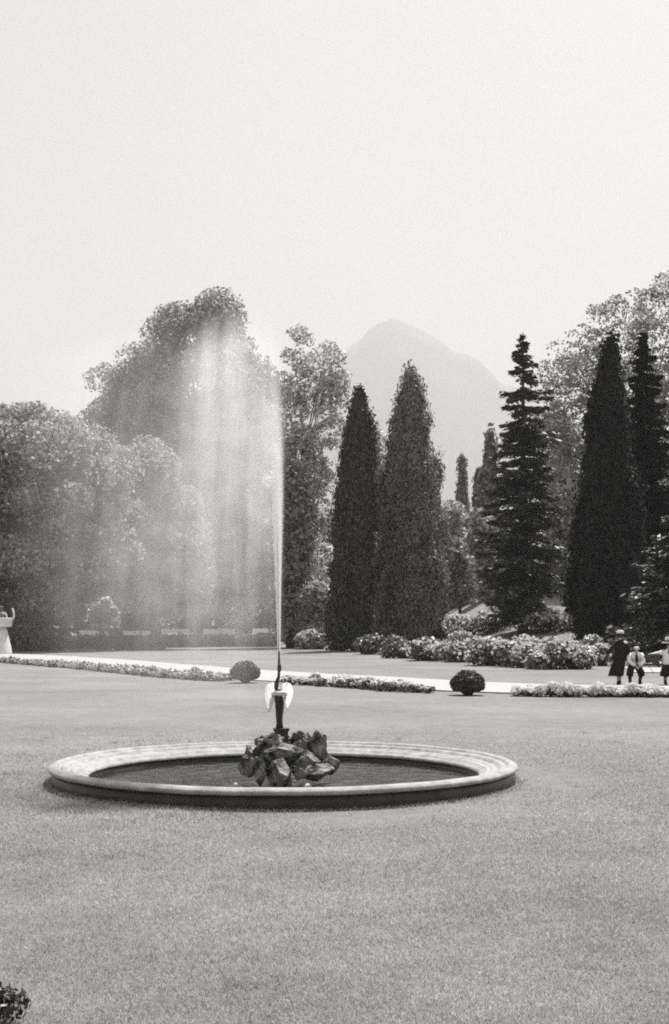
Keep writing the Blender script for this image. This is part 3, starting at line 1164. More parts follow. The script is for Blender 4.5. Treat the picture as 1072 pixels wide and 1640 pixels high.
def thuja(name, label, rows, d, base_px, mat, n_bump, per, rad, leaf, cat='tree', group=None, core=1.0):
    """a dense column of upright scale sprays, bumpy outline, open at the tip"""
    bx = X(base_px, d)
    bz = float(ground_z(bx, d))
    root = empty(name, (bx, d, bz), label, cat, group)
    z, lo, hi = env_fn(rows, d)
    zz = np.linspace(z[0], z[-1], 400)
    wd = np.interp(zz, z, hi) - np.interp(zz, z, lo)
    cdf = np.cumsum(wd + 0.6)
    cdf /= cdf[-1]
    zc = np.interp(rng.uniform(size=n_bump), cdf, zz)
    L, H = np.interp(zc, z, lo), np.interp(zc, z, hi)
    cx, hw = (L + H) / 2, (H - L) / 2
    a = rng.uniform(0, 2 * np.pi, n_bump)
    sd0 = rng.uniform(0, 90)
    wob = np.array([mnoise.noise(Vector((math.cos(q) * 1.6 + sd0, math.sin(q) * 1.6, h_ * 0.42))) for q, h_ in zip(a, zc)])
    rr = np.maximum(0.0, hw * (1 + 0.30 * wob) - rad * 0.45) * rng.uniform(0.72, 1.04, n_bump) / np.maximum(hw, 1e-3)
    C = np.stack([cx + hw * rr * np.cos(a), d + hw * rr * np.sin(a), zc], 1)
    P, Nn, A = [], [], []
    for c, an in zip(C, a):
        r_ = rad * rng.choice([0.55, 0.9, 1.1, 1.5])
        m = int(per * rng.uniform(0.7, 1.3))
        v = unit(rng.normal(size=(m, 3)))
        out = np.array((math.cos(an), math.sin(an), 0.25))
        P.append(c + v * rng.uniform(0.3, 1, m)[:, None] * r_ * np.array((0.75, 0.75, 1.5)))
        Nn.append(unit(out + v * 0.8))
        A.append(np.tile(np.array((0.35 * math.cos(an), 0.35 * math.sin(an), 1.0)), (m, 1)))
    # inner filling
    m = int(n_bump * per * 0.25 * core)
    zi = np.interp(rng.uniform(size=m), cdf, zz)
    Li, Hi = np.interp(zi, z, lo), np.interp(zi, z, hi)
    ai = rng.uniform(0, 2 * np.pi, m)
    ri = (Hi - Li) / 2 * rng.uniform(0.3, 0.78, m)
    Pi = np.stack([(Li + Hi) / 2 + ri * np.cos(ai), d + ri * np.sin(ai), zi], 1)
    P = np.concatenate(P + [Pi])
    Nn = np.concatenate(Nn + [np.stack([np.cos(ai), np.sin(ai), np.zeros(m)], 1)])
    A = np.concatenate(A + [np.tile(np.array((0, 0, 1.0)), (m, 1))])
    P[:, 2] = np.maximum(P[:, 2], ground_z(P[:, 0], P[:, 1]) + 0.12)
    sz = np.full(len(P), leaf)
    sz[-m:] *= 1.7
    off = np.array((bx, d, bz))
    v, f = cards(P - off, sz, Nn, 0.6, 1.7, A)
    obj('crown', mesh_np('crown', v, f), mat, root)
    mb = MB()
    zt = z[-1] - bz
    mb.tube([(0, 0, -0.1), (0.05, 0, zt * 0.3), (cx.mean() * 0 , 0, zt * 0.65), (X((rows[0][1] + rows[0][2]) / 2, d) - bx, 0, zt * 0.97)],
            [0.42, 0.30, 0.16, 0.03], 9)
    mb.build('trunk', M['bark'], root, True)
    return root


TG = 'columnar evergreen trees'
thuja('thuja_tree', 'slim dark thuja column with a shadow at its foot, right of the jet',
      [(628, 572, 579), (642, 563, 589), (660, 556, 594), (690, 548, 602), (740, 540, 606), (820, 532, 606), (900, 527, 604), (980, 520, 602), (1030, 522, 598), (1036, 530, 590)], 90, 572,
      M['thuja'], 440, 95, 0.60, 0.155, group=TG)
thuja('thuja_tree', 'broad grey thuja column in the middle with a frayed tip below the mountain peak',
      [(602, 654, 662), (620, 643, 674), (640, 636, 684), (668, 624, 691), (700, 622, 690), (740, 612, 704), (800, 606, 714), (880, 602, 726), (930, 598, 730), (980, 596, 716), (1036, 600, 700)], 95, 655,
      M['thuja_grey'], 640, 95, 0.70, 0.165, group=TG)
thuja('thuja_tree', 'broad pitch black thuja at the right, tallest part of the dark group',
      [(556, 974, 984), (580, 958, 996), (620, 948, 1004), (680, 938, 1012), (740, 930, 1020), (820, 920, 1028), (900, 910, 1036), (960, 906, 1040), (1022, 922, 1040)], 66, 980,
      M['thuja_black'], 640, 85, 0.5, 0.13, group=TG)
thuja('small_conifer', 'small distant pointed conifer in the gap left of the spruce',
      [(735, 738, 743), (760, 733, 748), (800, 728, 752), (870, 722, 756), (940, 720, 758)], 150, 740,
      M['thuja_grey'], 130, 36, 0.7, 0.30, group='distant conifers in the gap')
thuja('small_conifer', 'distant ragged conifer just left of the spruce crown',
      [(696, 780, 788), (720, 775, 797), (790, 766, 800), (870, 758, 802), (960, 756, 806)], 122, 785,
      M['thuja_grey'], 220, 34, 0.75, 0.30, group='distant conifers in the gap')
thuja('small_conifer', 'slim distant conifer between the pointed one and the ragged one',
      [(756, 764, 769), (785, 758, 774), (840, 754, 778), (920, 750, 780)], 135, 766,
      M['thuja_grey'], 100, 34, 0.7, 0.30, group='distant conifers in the gap')


def spruce(name, label, rows, d, base_px, mat, whorls, leaf, droop=0.35, per=30, cat='tree', group=None, dens=1.0, tipup=0.12, z_low=None, rough_len=(0.5, 1.14), tiers=False):
    bx = X(base_px, d)
    bz = float(ground_z(bx, d))
    root = empty(name, (bx, d, bz), label, cat, group)
    z, lo, hi = env_fn(rows, d)
    ztop = z[-1]
    P, Nn, A = [], [], []
    mbt = MB()
    mbt.tube([(0, 0, -0.1), (0, 0, (ztop - bz) * 0.5), (0, 0, ztop - bz)], [0.36, 0.2, 0.03], 9)
    for w in range(whorls):
        t = (w + 0.3) / whorls
        if tiers and 0.68 < t < 0.90 and w % 2:
            continue
        zc = z[0] + (ztop - z[0]) * t ** 0.92
        nb = int(7 + 2 * (1 - t))
        a0 = rng.uniform(0, 6.28)
        for b in range(nb):
            an = a0 + 2 * math.pi * b / nb + rng.normal() * 0.2
            ca, sa = math.cos(an), math.sin(an)
            zb = zc + rng.normal() * 0.22
            half = np.interp(zb, z, hi) - bx if ca > 0 else bx - np.interp(zb, z, lo)
            mean = (np.interp(zb, z, hi) - np.interp(zb, z, lo)) / 2
            ln = max(0.15, (abs(ca) * half + (1 - abs(ca)) * mean) * rng.uniform(*rough_len))
            k = max(4, int(per * ln / 3.0 * dens))
            s = np.sort(rng.uniform(0.08, 1, k))
            rr = s * ln
            dr = droop * rng.uniform(0.6, 1.25) * (0.45 + 0.75 * (1 - t))
            dz = ln * (0.10 * s - dr * s ** 1.7 + tipup * s ** 5)
            lat = rng.normal(size=k) * 0.17 * ln * (1 - s * 0.75) + rng.normal(size=k) * 0.05
            hang = -np.abs(rng.normal(size=k)) * 0.16 * (0.4 + ln / 4)
            P.append(np.stack([ca * rr - sa * lat, sa * rr + ca * lat, zb - bz + dz + hang], 1))
            Nn.append(np.tile(np.array((0.2 * ca, 0.2 * sa, 1.0)), (k, 1)))
            sl = np.stack([ca - sa * lat / ln * 2, sa + ca * lat / ln * 2, -droop * 1.2 * s - 0.25], 1)
            A.append(sl)
            mbt.tube([(0, 0, zb - bz), (ca * ln * .5, sa * ln * .5, zb - bz + ln * (0.05 - droop * .31)), (ca * ln * .95, sa * ln * .95, zb - bz + ln * (.1 - droop * .92 + tipup * .75))],
                     [0.06 * ln / 3 + 0.012, 0.035 * ln / 3 + 0.008, 0.008], 4)
    P, Nn, A = np.concatenate(P), np.concatenate(Nn), np.concatenate(A)
    P[:, 2] = np.maximum(P[:, 2], 0.15)
    v, f = cards(P, leaf, Nn, 0.55, 2.4, A)
    obj('crown', mesh_np('crown', v, f), mat, root)
    mbt.build('trunk', M['bark'], root, True)
    return root


spruce('spruce_tree', 'tall spruce with separate drooping tiers of branches against the sky', 
       [(533, 836, 841), (560, 824, 850), (590, 812, 866), (625, 795, 886), (660, 800, 886), (720, 786, 894), (800, 778, 898), (880, 760, 905), (940, 766, 906), (985, 782, 900)], 84, 838,
       M['spruce'], 34, 0.17, 0.34, 250, dens=1.0, rough_len=(0.66, 1.2), tiers=True)
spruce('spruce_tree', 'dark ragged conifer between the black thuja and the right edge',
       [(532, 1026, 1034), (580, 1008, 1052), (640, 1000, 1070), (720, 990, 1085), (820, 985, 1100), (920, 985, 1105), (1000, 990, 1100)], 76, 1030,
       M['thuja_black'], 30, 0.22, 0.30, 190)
spruce('fir_tree', 'low fir with pale tipped drooping branches behind the boys at the right edge',
       [(800, 1084, 1098), (845, 1050, 1130), (900, 1015, 1160), (950, 995, 1180), (1000, 985, 1190), (1045, 990, 1190)], 56, 1090,
       M['fir'], 18, 0.13, 0.42, 190, tipup=0.2)


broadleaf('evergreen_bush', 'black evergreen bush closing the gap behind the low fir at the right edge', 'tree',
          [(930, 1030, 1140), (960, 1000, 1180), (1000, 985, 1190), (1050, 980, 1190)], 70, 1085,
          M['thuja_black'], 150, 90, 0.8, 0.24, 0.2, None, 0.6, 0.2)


BGT = 'background trees closing the gaps'
for rows_, d_, bp_, mt_, ncl_, lab_ in (
        ([(880, -120, -20), (920, -160, 60), (1010, -170, 80)], 124, -60, 'hedge', 110, 'dark background tree behind the urn at the left edge'),
        ([(890, 60, 150), (930, 30, 190), (1012, 20, 200)], 126, 110, 'hedge', 120, 'dark background tree behind the left tables'),
        ([(880, 200, 290), (930, 170, 330), (1012, 160, 340)], 128, 250, 'hedge', 120, 'dark background tree behind the middle tables'),
        ([(870, 350, 430), (920, 320, 470), (1012, 310, 480)], 130, 395, 'hedge', 120, 'dark background tree behind the tables beside the jet'),
        ([(770, 538, 560), (800, 520, 585), (880, 505, 610), (1012, 500, 620)], 134, 560, 'airy', 210, 'pale background tree between the jet and the two thujas'),
        ([(700, 590, 606), (760, 582, 618), (900, 575, 630), (1012, 575, 630)], 140, 600, 'airy', 130, 'pale background tree showing in the slit between the two thujas'),
        ([(815, 700, 735), (850, 690, 750), (920, 685, 760), (985, 685, 760)], 138, 720, 'airy', 120, 'pale background tree beside the broad grey thuja'),
        ([(790, 770, 800), (840, 756, 815), (920, 745, 830), (985, 745, 830)], 134, 790, 'twig_leaf', 130, 'grey background tree behind the left skirt of the spruce'),
        ([(640, 880, 905), (700, 868, 925), (820, 866, 935), (985, 866, 935)], 124, 900, 'airy', 200, 'pale background tree in the slit between spruce and black thuja'),
        ([(800, 1000, 1100), (880, 980, 1160), (1000, 970, 1170)], 100, 1060, 'thuja_black', 180, 'black background tree behind the right edge conifers')):
    broadleaf('background_tree', lab_, 'tree', rows_, d_, bp_, M[mt_], ncl_, 95, 1.1, 0.30, 0.3, BGT, 0.6, 0.2, nlimb=8)


# ------------------------------------------------------------------ shrubs, hedge, beds
def shrub(name, label, px, base_py, w, h, mats, n_leaf, leaf, n_flow=0, flower=0.12, cat='shrub', group=None, up=0.6, depth=0.8, dd=None, top_only=True, lumps=9, ragged=0.0):
    d = dd if dd else EYE * FPX / (base_py - HOR)
    s = d / FPX
    bx = X(px, d)
    bz = float(ground_z(bx, d)) if not dd or base_py is None else Z(base_py, d)
    root = empty(name, (bx, d, bz), label, cat, group)
    W, H = w * s / 2, h * s
    C = np.stack([rng.uniform(-0.72, 0.72, lumps) * W, rng.uniform(-.7, .7, lumps) * W * depth, rng.uniform(0.25, 0.66, lumps) * H], 1)
    C[:, 2] *= 1 - 0.35 * (np.abs(C[:, 0]) / W) ** 2
    C[:, 2] *= 1 + ragged * rng.uniform(-0.9, 0.55, lumps)
    rad = np.stack([np.full(lumps, W * 0.42), np.full(lumps, W * 0.42 * depth), np.full(lumps, H * 0.36)], 1) * rng.uniform(0.8, 1.2, (lumps, 1))
    i = rng.integers(0, lumps, n_leaf)
    v = unit(rng.normal(size=(n_leaf, 3)) + np.array((0, 0, up * 0.5)))
    P = C[i] + v * rad[i] * rng.uniform(0.6, 1.0, n_leaf)[:, None]
    P[:, 2] = np.abs(P[:, 2]) + 0.02
    vv, ff = cards(P, leaf, v, 0.8, 1.6)
    obj('foliage', mesh_np('foliage', vv, ff), mats[0], root)
    if n_flow:
        i = rng.integers(0, lumps, n_flow)
        v = unit(rng.normal(size=(n_flow, 3)) + np.array((0, -0.25, 1.0)))
        P = C[i] + v * rad[i] * rng.uniform(0.95, 1.10, n_flow)[:, None]
        P[:, 2] = np.abs(P[:, 2]) + 0.03
        vv, ff = cards(P, flower, v, 0.7, 1.15)
        obj('blossoms', mesh_np('blossoms', vv, ff), mats[1], root)
    mb = MB()
    for k in range(5):
        c = C[k % lumps]
        mb.tube([(random.uniform(-.1, .1) * W, random.uniform(-.1, .1) * W, -0.02), (c[0] * .5, c[1] * .5, c[2] * .5), (c[0], c[1], c[2])], [0.03, 0.02, 0.008], 5)
    mb.build('stem', M['bark'], root)
    return root


SG = 'shrubs of the flower bed under the trees'
RB = (M['rhodo'], M['palebloom'])  # pale blooms on the tops also paint in the sunlit glossy leaves
for px, by, w, h, nl, nf, lab in (
        (613, 1048, 52, 38, 900, 40, 'dark leafy shrub at the left end of the bed under the two thujas'),
        (656, 1054, 62, 42, 1100, 60, 'dark shrub under the broad grey thuja'),
        (704, 1058, 62, 44, 900, 420, 'shrub with a pale top above the left half of the right ball bush'),
        (752, 1060, 72, 52, 900, 700, 'pale flowering shrub directly above the right ball bush'),
        (802, 1066, 70, 56, 1000, 700, 'pale flowering shrub below the spruce trunk, left side'),
        (850, 1069, 66, 58, 1000, 760, 'pale flowering shrub below the spruce, right side'),
        (898, 1071, 66, 56, 1000, 620, 'tall pale flowering shrub left of the black thuja foot'),
        (940, 1066, 52, 52, 900, 420, 'pale flowering shrub nearest to the person in the long dark coat'),
        (972, 1058, 44, 44, 800, 220, 'leafy shrub with long arching shoots behind the person in the dark coat'),
        (1012, 1056, 56, 48, 900, 90, 'dark leafy shrub behind the bending boy'),
        (1064, 1056, 60, 46, 900, 80, 'dark leafy shrub behind the boy in the straw hat')):
    shrub('flowering_shrub', lab, px, by, w * 1.7, h * 0.80, RB, int(nl * 1.6), 0.16, int(nf * 1.7), 0.14, group=SG, lumps=18, ragged=0.6)
for px, by, w, h, lab in ((690, 1040, 70, 36, 'pale low shrub in the back row beside the small forked tree'),
                          (765, 1043, 90, 40, 'pale low shrub in the back row left of the spruce trunk'),
                          (880, 1046, 100, 40, 'pale low shrub in the back row right of the spruce trunk'),
                          (828, 1042, 70, 36, 'pale low shrub in the back row at the spruce foot')):
    shrub('flowering_shrub', lab, px, by, w * 1.2, h, RB, 900, 0.2, 1200, 0.18, group=SG, lumps=14)
for px, py, w, h, d, lab in ((74, 1000, 46, 46, 99, 'pale flowering bush behind the tables at the far left'),
                             (122, 1000, 44, 46, 98.5, 'roundest pale flowering bush behind the tables'),
                             (168, 1002, 50, 52, 100, 'pale bush right of the roundest one, dim in the spray'),
                             (8, 995, 34, 46, 95, 'pale plant rising behind the white urn'),
                             (500, 1030, 50, 30, 96, 'pale low bush at the foot of the sapling by the slim thuja')):
    r = shrub('pale_bush', lab, px, py, w, h, (M['pale'], M['palebloom']), 700, 0.3, 300, 0.26, dd=d, group='pale bushes under the left trees')
    r.location.z = 0.0 if py > 1010 else Z(py, d) - 0.2


def ball_bush(px, base_py, w, h, lab, seed):
    d = EYE * FPX / (base_py - HOR)
    s = d / FPX
    root = empty('ball_bush', (X(px, d), d, 0), lab, 'clipped bush', 'clipped ball bushes beside the path')
    W, H = w * s / 2, h * s
    n = 5200
    v = unit(rng.normal(size=(n, 3)))
    bump = np.array([1 + 0.07 * mnoise.noise(Vector(q) * 2.2 + Vector((seed, 0, 0))) + 0.05 * mnoise.noise(Vector(q) * 6) for q in v])
    k = (rng.uniform(0.82, 1.04, n) * bump)[:, None]
    P = np.where(v[:, 2:3] > 0, v * k * np.array((W, W, H * 0.60)), np.sign(v) * np.abs(v) ** 0.75 * k * np.array((W * 0.95, W * 0.95, H * 0.24)))
    P = P + np.array((0, 0, H * 0.40))
    vv, ff = cards(P, 0.042, v, 0.7, 1.6)
    obj('foliage', mesh_np('foliage', vv, ff), M['box'], root)
    mb = MB()
    mb.tube([(0, 0, -0.02), (0.01, 0, H * 0.22), (0, 0, H * 0.45)], [W * 0.20, W * 0.22, W * 0.3], 9)
    for k in range(6):
        a = k * 1.05 + seed
        mb.tube([(W * .1 * math.cos(a), W * .1 * math.sin(a), 0.0), (W * .5 * math.cos(a), W * .5 * math.sin(a), H * .3)], [W * .09, W * .07], 6)
    mb.build('stem', M['bark'], root)


ball_bush(393, 1094, 47, 35, 'clipped round bush left of the jet at the edge of the path', 1)
ball_bush(749.5, 1114, 55, 40, 'clipped round bush at the right where the two flower rows end', 4)

# low dark hedge in front of the tables
def build_hedge(x0, x1, y, h, label):
    d = EYE * FPX / (y - HOR)
    A, B = X(x0, d), X(x1, d)
    root = empty('low_hedge', ((A + B) / 2, d, 0), label, 'hedge', 'low dark hedges in front of the tables')
    W = B - A
    n = int(900 * W / 1.0 / 2.0)
    n = min(n, 9000)
    P = np.stack([rng.uniform(-W / 2, W / 2, n), rng.uniform(-0.4, 0.4, n), rng.uniform(0.02, 1, n) ** 0.8 * h], 1)
    side = rng.uniform(size=n)
    P[side < 0.55, 1] = -0.4 + rng.normal(size=(side < 0.55).sum()) * 0.05
    P[side > 0.75, 2] = h + rng.normal(size=(side > 0.75).sum()) * 0.07
    v, f = cards(P, 0.20, None, 1, 1.5)
    obj('foliage', mesh_np('foliage', v, f), M['hedge'], root)
    st = MB().tube([(0, 0, -0.02), (.05, .02, h * .5), (0, 0, h * .85)], [.05, .04, .015], 5).mesh('stem')
    for k in range(int(W / 1.2) + 1):
        x = -W / 2 + 0.5 + k * 1.2
        if x > W / 2 - 0.2:
            break
        obj('stem', st, M['bark'], root, (x, 0, 0))
    return d


build_hedge(24, 258, 1040, 0.85, 'low dark hedge under the big left tree in front of the tables')
build_hedge(262, 446, 1036, 0.85, 'low dark hedge behind the spray up to the jet')
build_hedge(452, 520, 1032, 1.25, 'low dark hedge from the jet to the slim thuja')

# raised terrace behind the hedges with cloth-covered tables
def build_terrace():
    mb = MB()
    x0, x1 = X(-200, 104), X(440, 104)
    mb.box(((x0 + x1) / 2, 122, 0.28), (x1 - x0, 22, 0.62))
    tag(mb.build('terrace_pavement', M['gravel']), 'raised terrace floor under the left trees', None, None, 'structure')


build_terrace()
TZ = 0.59


def cloth_table(px0, px1, top_py, drop_px, d, lab_t, lab_c):
    s = d / FPX
    cxx = X((px0 + px1) / 2, d)
    W = (px1 - px0) * s
    zt = Z(top_py, d)
    root = empty('cafe_table', (cxx, d, TZ), lab_t, 'table', 'tables on the terrace')
    h = zt - TZ
    MB().box((0, 0, h - 0.05), (W - 0.06, 0.9, 0.04)).build('table_top', M['wood'], root)
    for sx in (-1, 1):
        for sy in (-1, 1):
            MB().box((sx * (W / 2 - 0.12), sy * 0.36, (h - 0.07) / 2), (0.06, 0.06, h - 0.07)).build('leg', M['wood'], root)
    # cloth: top sheet and four hanging sides with dipping corners
    nx, ny = 18, 8
    drop = drop_px * s
    mb = MB()
    hx, hy = W / 2, 0.48
    top = [(-hx + 2 * hx * i / nx, -hy + 2 * hy * j / ny, 0.0) for j in range(ny + 1) for i in range(nx + 1)]
    mb.add(top, [(j * (nx + 1) + i, j * (nx + 1) + i + 1, (j + 1) * (nx + 1) + i + 1, (j + 1) * (nx + 1) + i) for j in range(ny) for i in range(nx)])
    per = [(-hx + 2 * hx * i / nx, -hy) for i in range(nx)] + [(hx, -hy + 2 * hy * j / ny) for j in range(ny)] + \
          [(hx - 2 * hx * i / nx, hy) for i in range(nx)] + [(-hx, hy - 2 * hy * j / ny) for j in range(ny)]
    m = len(per)
    vv = []
    for lev in range(4):
        t = lev / 3
        for k, (x, y) in enumerate(per):
            corner = max(0.0, 1 - min(abs(abs(x) - hx) + abs(abs(y) - hy), 0.5) / 0.5)
            wv = 0.02 * math.sin(k * 2.1 + px0) * t
            vv.append((x * (1 + 0.015 * t) + wv * .5, y * (1 + 0.03 * t) + wv, -drop * t * (0.75 + 0.75 * corner)))
    mb.add(vv, [(l * m + k, (l + 1) * m + k, (l + 1) * m + (k + 1) % m, l * m + (k + 1) % m) for l in range(3) for k in range(m)])
    o = mb.build('tablecloth', M['cloth'], None, True, (cxx, d, zt - 0.022))
    tag(o, lab_c, 'tablecloth', 'white tablecloths on the terrace')


for px0, px1, tp, dr, d, wh in ((48, 72, 997, 6, 113, 'at the far left beside the urn'),
                                (76, 96, 1002, 3, 114, 'second from the far left, mostly hidden'),
                                (129, 156, 1009, 8, 113, 'below the roundest pale bush'),
                                (199, 225, 1010, 9, 113, 'left one of the close pair in the spray'),
                                (228, 255, 1010, 8, 113.5, 'right one of the close pair in the spray'),
                                (260, 303, 1007, 9, 113, 'wider than the close pair, right of it'),
                                (327, 375, 1007, 12, 113, 'the whitest and widest one, left of the jet'),
                                (405, 444, 1006, 9, 113, 'right beside the jet')):
    cloth_table(px0, px1, tp, dr, d, 'dark wooden table under a white cloth, ' + wh, 'white tablecloth, ' + wh)


# ------------------------------------------------------------------ white urn at the left edge
def build_urn():
    d = 79.0
    s = d / FPX
    cx = X(-14, d)
    root = empty('garden_urn', (cx, d, 0), 'white stone urn with scroll handles on a flared base at the left edge', 'urn')
    r = 34 * s
    MB().lathe([(r * .98, -0.02), (r * .97, 0.10), (r * .90, 0.55), (r * .80, 1.1), (r * .74, Z(1006, d))], 40).build('base', M['plaster'], root, True)
    zt = Z(1004, d)
    MB().lathe([(r * .70, zt - .07), (r * .70, zt)], 40).build('neck', M['plaster'], root, True)
    MB().lathe([(r * .92, zt), (r * .96, zt + .08), (r * .98, zt + .35), (r * 1.04, zt + .5), (r * 1.02, zt + .54), (r * .8, zt + .54)], 40).build('bowl', M['plaster'], root, True)
    for sx in (-1, 1):
        mb = MB()
        mb.tube([(sx * r * 1.0, 0, zt + .45), (sx * r * 1.08, 0, zt + .62), (sx * r * 1.07, 0, zt + .85), (sx * r * 1.02, 0, zt + 1.05), (sx * r * 1.0, -.02, zt + 1.12)],
                [.07, .065, .06, .07, .04], 8)
        mb.build('handle', M['plaster'], root, True)
        mb = MB()
        mb.tube([(sx * r * (.62 + .17 * math.cos(a)), -.25, zt + .62 + .22 * math.sin(a)) for a in np.linspace(-.6, 3.6, 9)], [.05] * 9, 8)
        mb.build('scroll', M['plaster'], root, True)
    n = 700
    v = unit(rng.normal(size=(n, 3)) + np.array((0, 0, .6)))
    vv, ff = cards(v * np.array((r * .7, r * .7, .9)) * rng.uniform(.4, 1, n)[:, None] + np.array((0, 0, zt + .6)), .16, v, .8, 1.6)
    o = obj('urn_plant', mesh_np('urn_plant', vv, ff), M['bedleaf'], None, (cx, d, 0))
    tag(o, 'leafy plant growing in the white urn', 'plant')


build_urn()

# ------------------------------------------------------------------ bedding plants along the path
def bed_proto(n_leaf, n_flow, w, h, leaf, flow, seed):
    v = unit(rng.normal(size=(n_leaf, 3)) + np.array((0, 0, .4)))
    P = v * np.array((w / 2, w / 2, h * .5)) * rng.uniform(.4, 1, n_leaf)[:, None] + np.array((0, 0, h * .45))
    P[:, 2] = np.abs(P[:, 2])
    lv, lf = cards(P, leaf, v, .8, 1.7)
    v = unit(rng.normal(size=(n_flow, 3)) * np.array((1, 1, .7)) + np.array((0, -.3, .9)))
    P = v * np.array((w / 2, w / 2, h * .55)) * rng.uniform(.85, 1.15, n_flow)[:, None] + np.array((0, 0, h * .5))
    P[:, 2] = np.abs(P[:, 2]) + .02
    fv, ff = cards(P, flow, v, .6, 1.1)
    return mesh_np('bedding_plant', lv, lf), mesh_np('blossoms', fv, ff)


def plant_row(pts, protos, label, group, mats, scale=1.0):
    for (x, y) in pts:
        lm, fm = protos[random.randrange(len(protos))]
        o = obj('bedding_plant', lm, mats[0], None, (x, y, 0.0))
        sc = random.uniform(.75, 1.25) * scale
        o.rotation_euler = (0, 0, random.uniform(0, 6.28))
        o.scale = (sc, sc, sc * random.uniform(.8, 1.2))
        tag(o, label, 'bedding plant', group)
        obj('blossoms', fm, mats[1], o)


def along(px_line, step, rows=1, gap=0.22):
    pts = np.array([G(*p)[:2] for p in px_line])
    s = np.r_[0, np.cumsum(np.linalg.norm(np.diff(pts, axis=0), axis=1))]
    out = []
    for r_ in range(rows):
        t = np.arange(step * .5 * (r_ % 2), s[-1], step)
        t = t + rng.normal(size=len(t)) * step * .12
        for q in t:
            out.append((np.interp(q, s, pts[:, 0]) + rng.normal() * .03, np.interp(q, s, pts[:, 1]) + r_ * gap + rng.normal() * .05))
    return out


pr_white = [bed_proto(40, 130, .30, .19, .07, .085, i) for i in range(4)]
pr_mid = [bed_proto(60, 34, .36, .24, .08, .06, i) for i in range(4)]
pr_low = [bed_proto(60, 14, .55, .20, .12, .07, i) for i in range(4)]
BM = (M['bedleaf'], M['blossom'])
plant_row(along([(826, 1115), (900, 1116), (980, 1116.5), (1085, 1117)], .165, 2, .26), pr_white,
          'white flowered bedding plant in the row in front of the boys', 'white bedding plants in front of the boys', BM)
plant_row(along([(462, 1096), (540, 1101), (620, 1107), (696, 1111)], .30, 2, .5), pr_mid,
          'leafy bedding plant in the flower row between the jet and the right ball bush', 'bedding plants between the jet and the ball bush', BM)
plant_row(along([(0, 1061), (60, 1066), (140, 1073), (230, 1082), (310, 1089), (366, 1092)], .46, 2, .9), pr_low,
          'low leafy bedding plant edging the path on the left', 'low plants edging the path on the left', (M['lowleaf'], M['blossom']))


# near plant in the bottom left corner
def corner_plant():
    root = empty('flowering_plant', (-1.41, 5.26, 0), 'dark leafed plant with pale blossoms in the near bottom left corner', 'plant')
    n = 1100
    v = unit(rng.normal(size=(n, 3)) + np.array((0, 0, .4)))
    P = v * np.array((.19, .19, .085)) * rng.uniform(.4, 1, n)[:, None] + np.array((0, 0, .085))
    P[:, 2] = np.abs(P[:, 2])
    vv, ff = cards(P, .021, v, .8, 1.7)
    obj('foliage', mesh_np('foliage', vv, ff), M['box'], root)
    for k in range(46):
        a = random.uniform(0, 6.28)
        r_ = random.uniform(.03, .20)
        pv, pf = [], []
        c = (r_ * math.cos(a), r_ * math.sin(a), .182 - r_ * .42 + random.uniform(-.015, .015))
        mb = MB()
        pr = random.uniform(.010, .018)
        for q in range(5):
            b = q * 2 * math.pi / 5 + a
            e = (c[0] + pr * math.cos(b), c[1] + pr * math.sin(b), c[2] + .004)
            l = (c[0] + pr * .7 * math.cos(b - .5), c[1] + pr * .7 * math.sin(b - .5), c[2] + .005)
            rr = (c[0] + pr * .7 * math.cos(b + .5), c[1] + pr * .7 * math.sin(b + .5), c[2] + .005)
            mb.add([c, l, e, rr], [(0, 1, 2, 3)])
        mb.build('blossom', M['palebloom'], root)


corner_plant()


# ------------------------------------------------------------------ people
def skin_body(name, V, E, root_i, mat, parent):
    me = bpy.data.meshes.new(name)
    me.from_pydata([v[:3] for v in V], E, [])
    o = bpy.data.objects.new(name, me)
    COL.objects.link(o)
    o.modifiers.new('skin', 'SKIN')
    sv = me.skin_vertices[0].data
    for i, v in enumerate(V):
        sv[i].radius = (v[3], v[4] if len(v) > 4 else v[3])
        sv[i].use_root = (i == root_i)
    sm = o.modifiers.new('sub', 'SUBSURF')
    sm.levels = 2
    sm.render_levels = 2
    bpy.context.view_layer.update()
    dg = bpy.context.evaluated_depsgraph_get()
    me2 = bpy.data.meshes.new_from_object(o.evaluated_get(dg))
    me2.name = name
    bpy.data.objects.remove(o)
    bpy.data.meshes.remove(me)
    me2.polygons.foreach_set('use_smooth', np.ones(len(me2.polygons), bool))
    return obj(name, me2, mat, parent)


def hand(V, E, wrist, dirv, side):
    """palm, four fingers and a thumb hung on the wrist vertex"""
    w = Vector(V[wrist][:3])
    dv = Vector(dirv).normalized()
    sv = dv.cross(Vector(side)).normalized()
    V.append((*(w + dv * .035), .022, .014))
    palm = len(V) - 1
    E.append((wrist, palm))
    for q, ln in zip((-1.5, -.5, .5, 1.5), (.048, .060, .064, .054)):
        a = w + dv * .062 + sv * q * .0135
        b = a + dv * ln * .5 + Vector((0, -.006, -.003))
        c = a + dv * ln * .9 + Vector((0, -.018, -.008))
        i = len(V)
        V.extend([(*a, .0085), (*b, .0075), (*c, .006)])
        E.extend([(palm, i), (i, i + 1), (i + 1, i + 2)])
    a = w + dv * .028 + sv * .028
    b = a + dv * .026 + sv * .014
    i = len(V)
    V.extend([(*a, .009), (*b, .0075)])
    E.extend([(palm, i), (i, i + 1)])


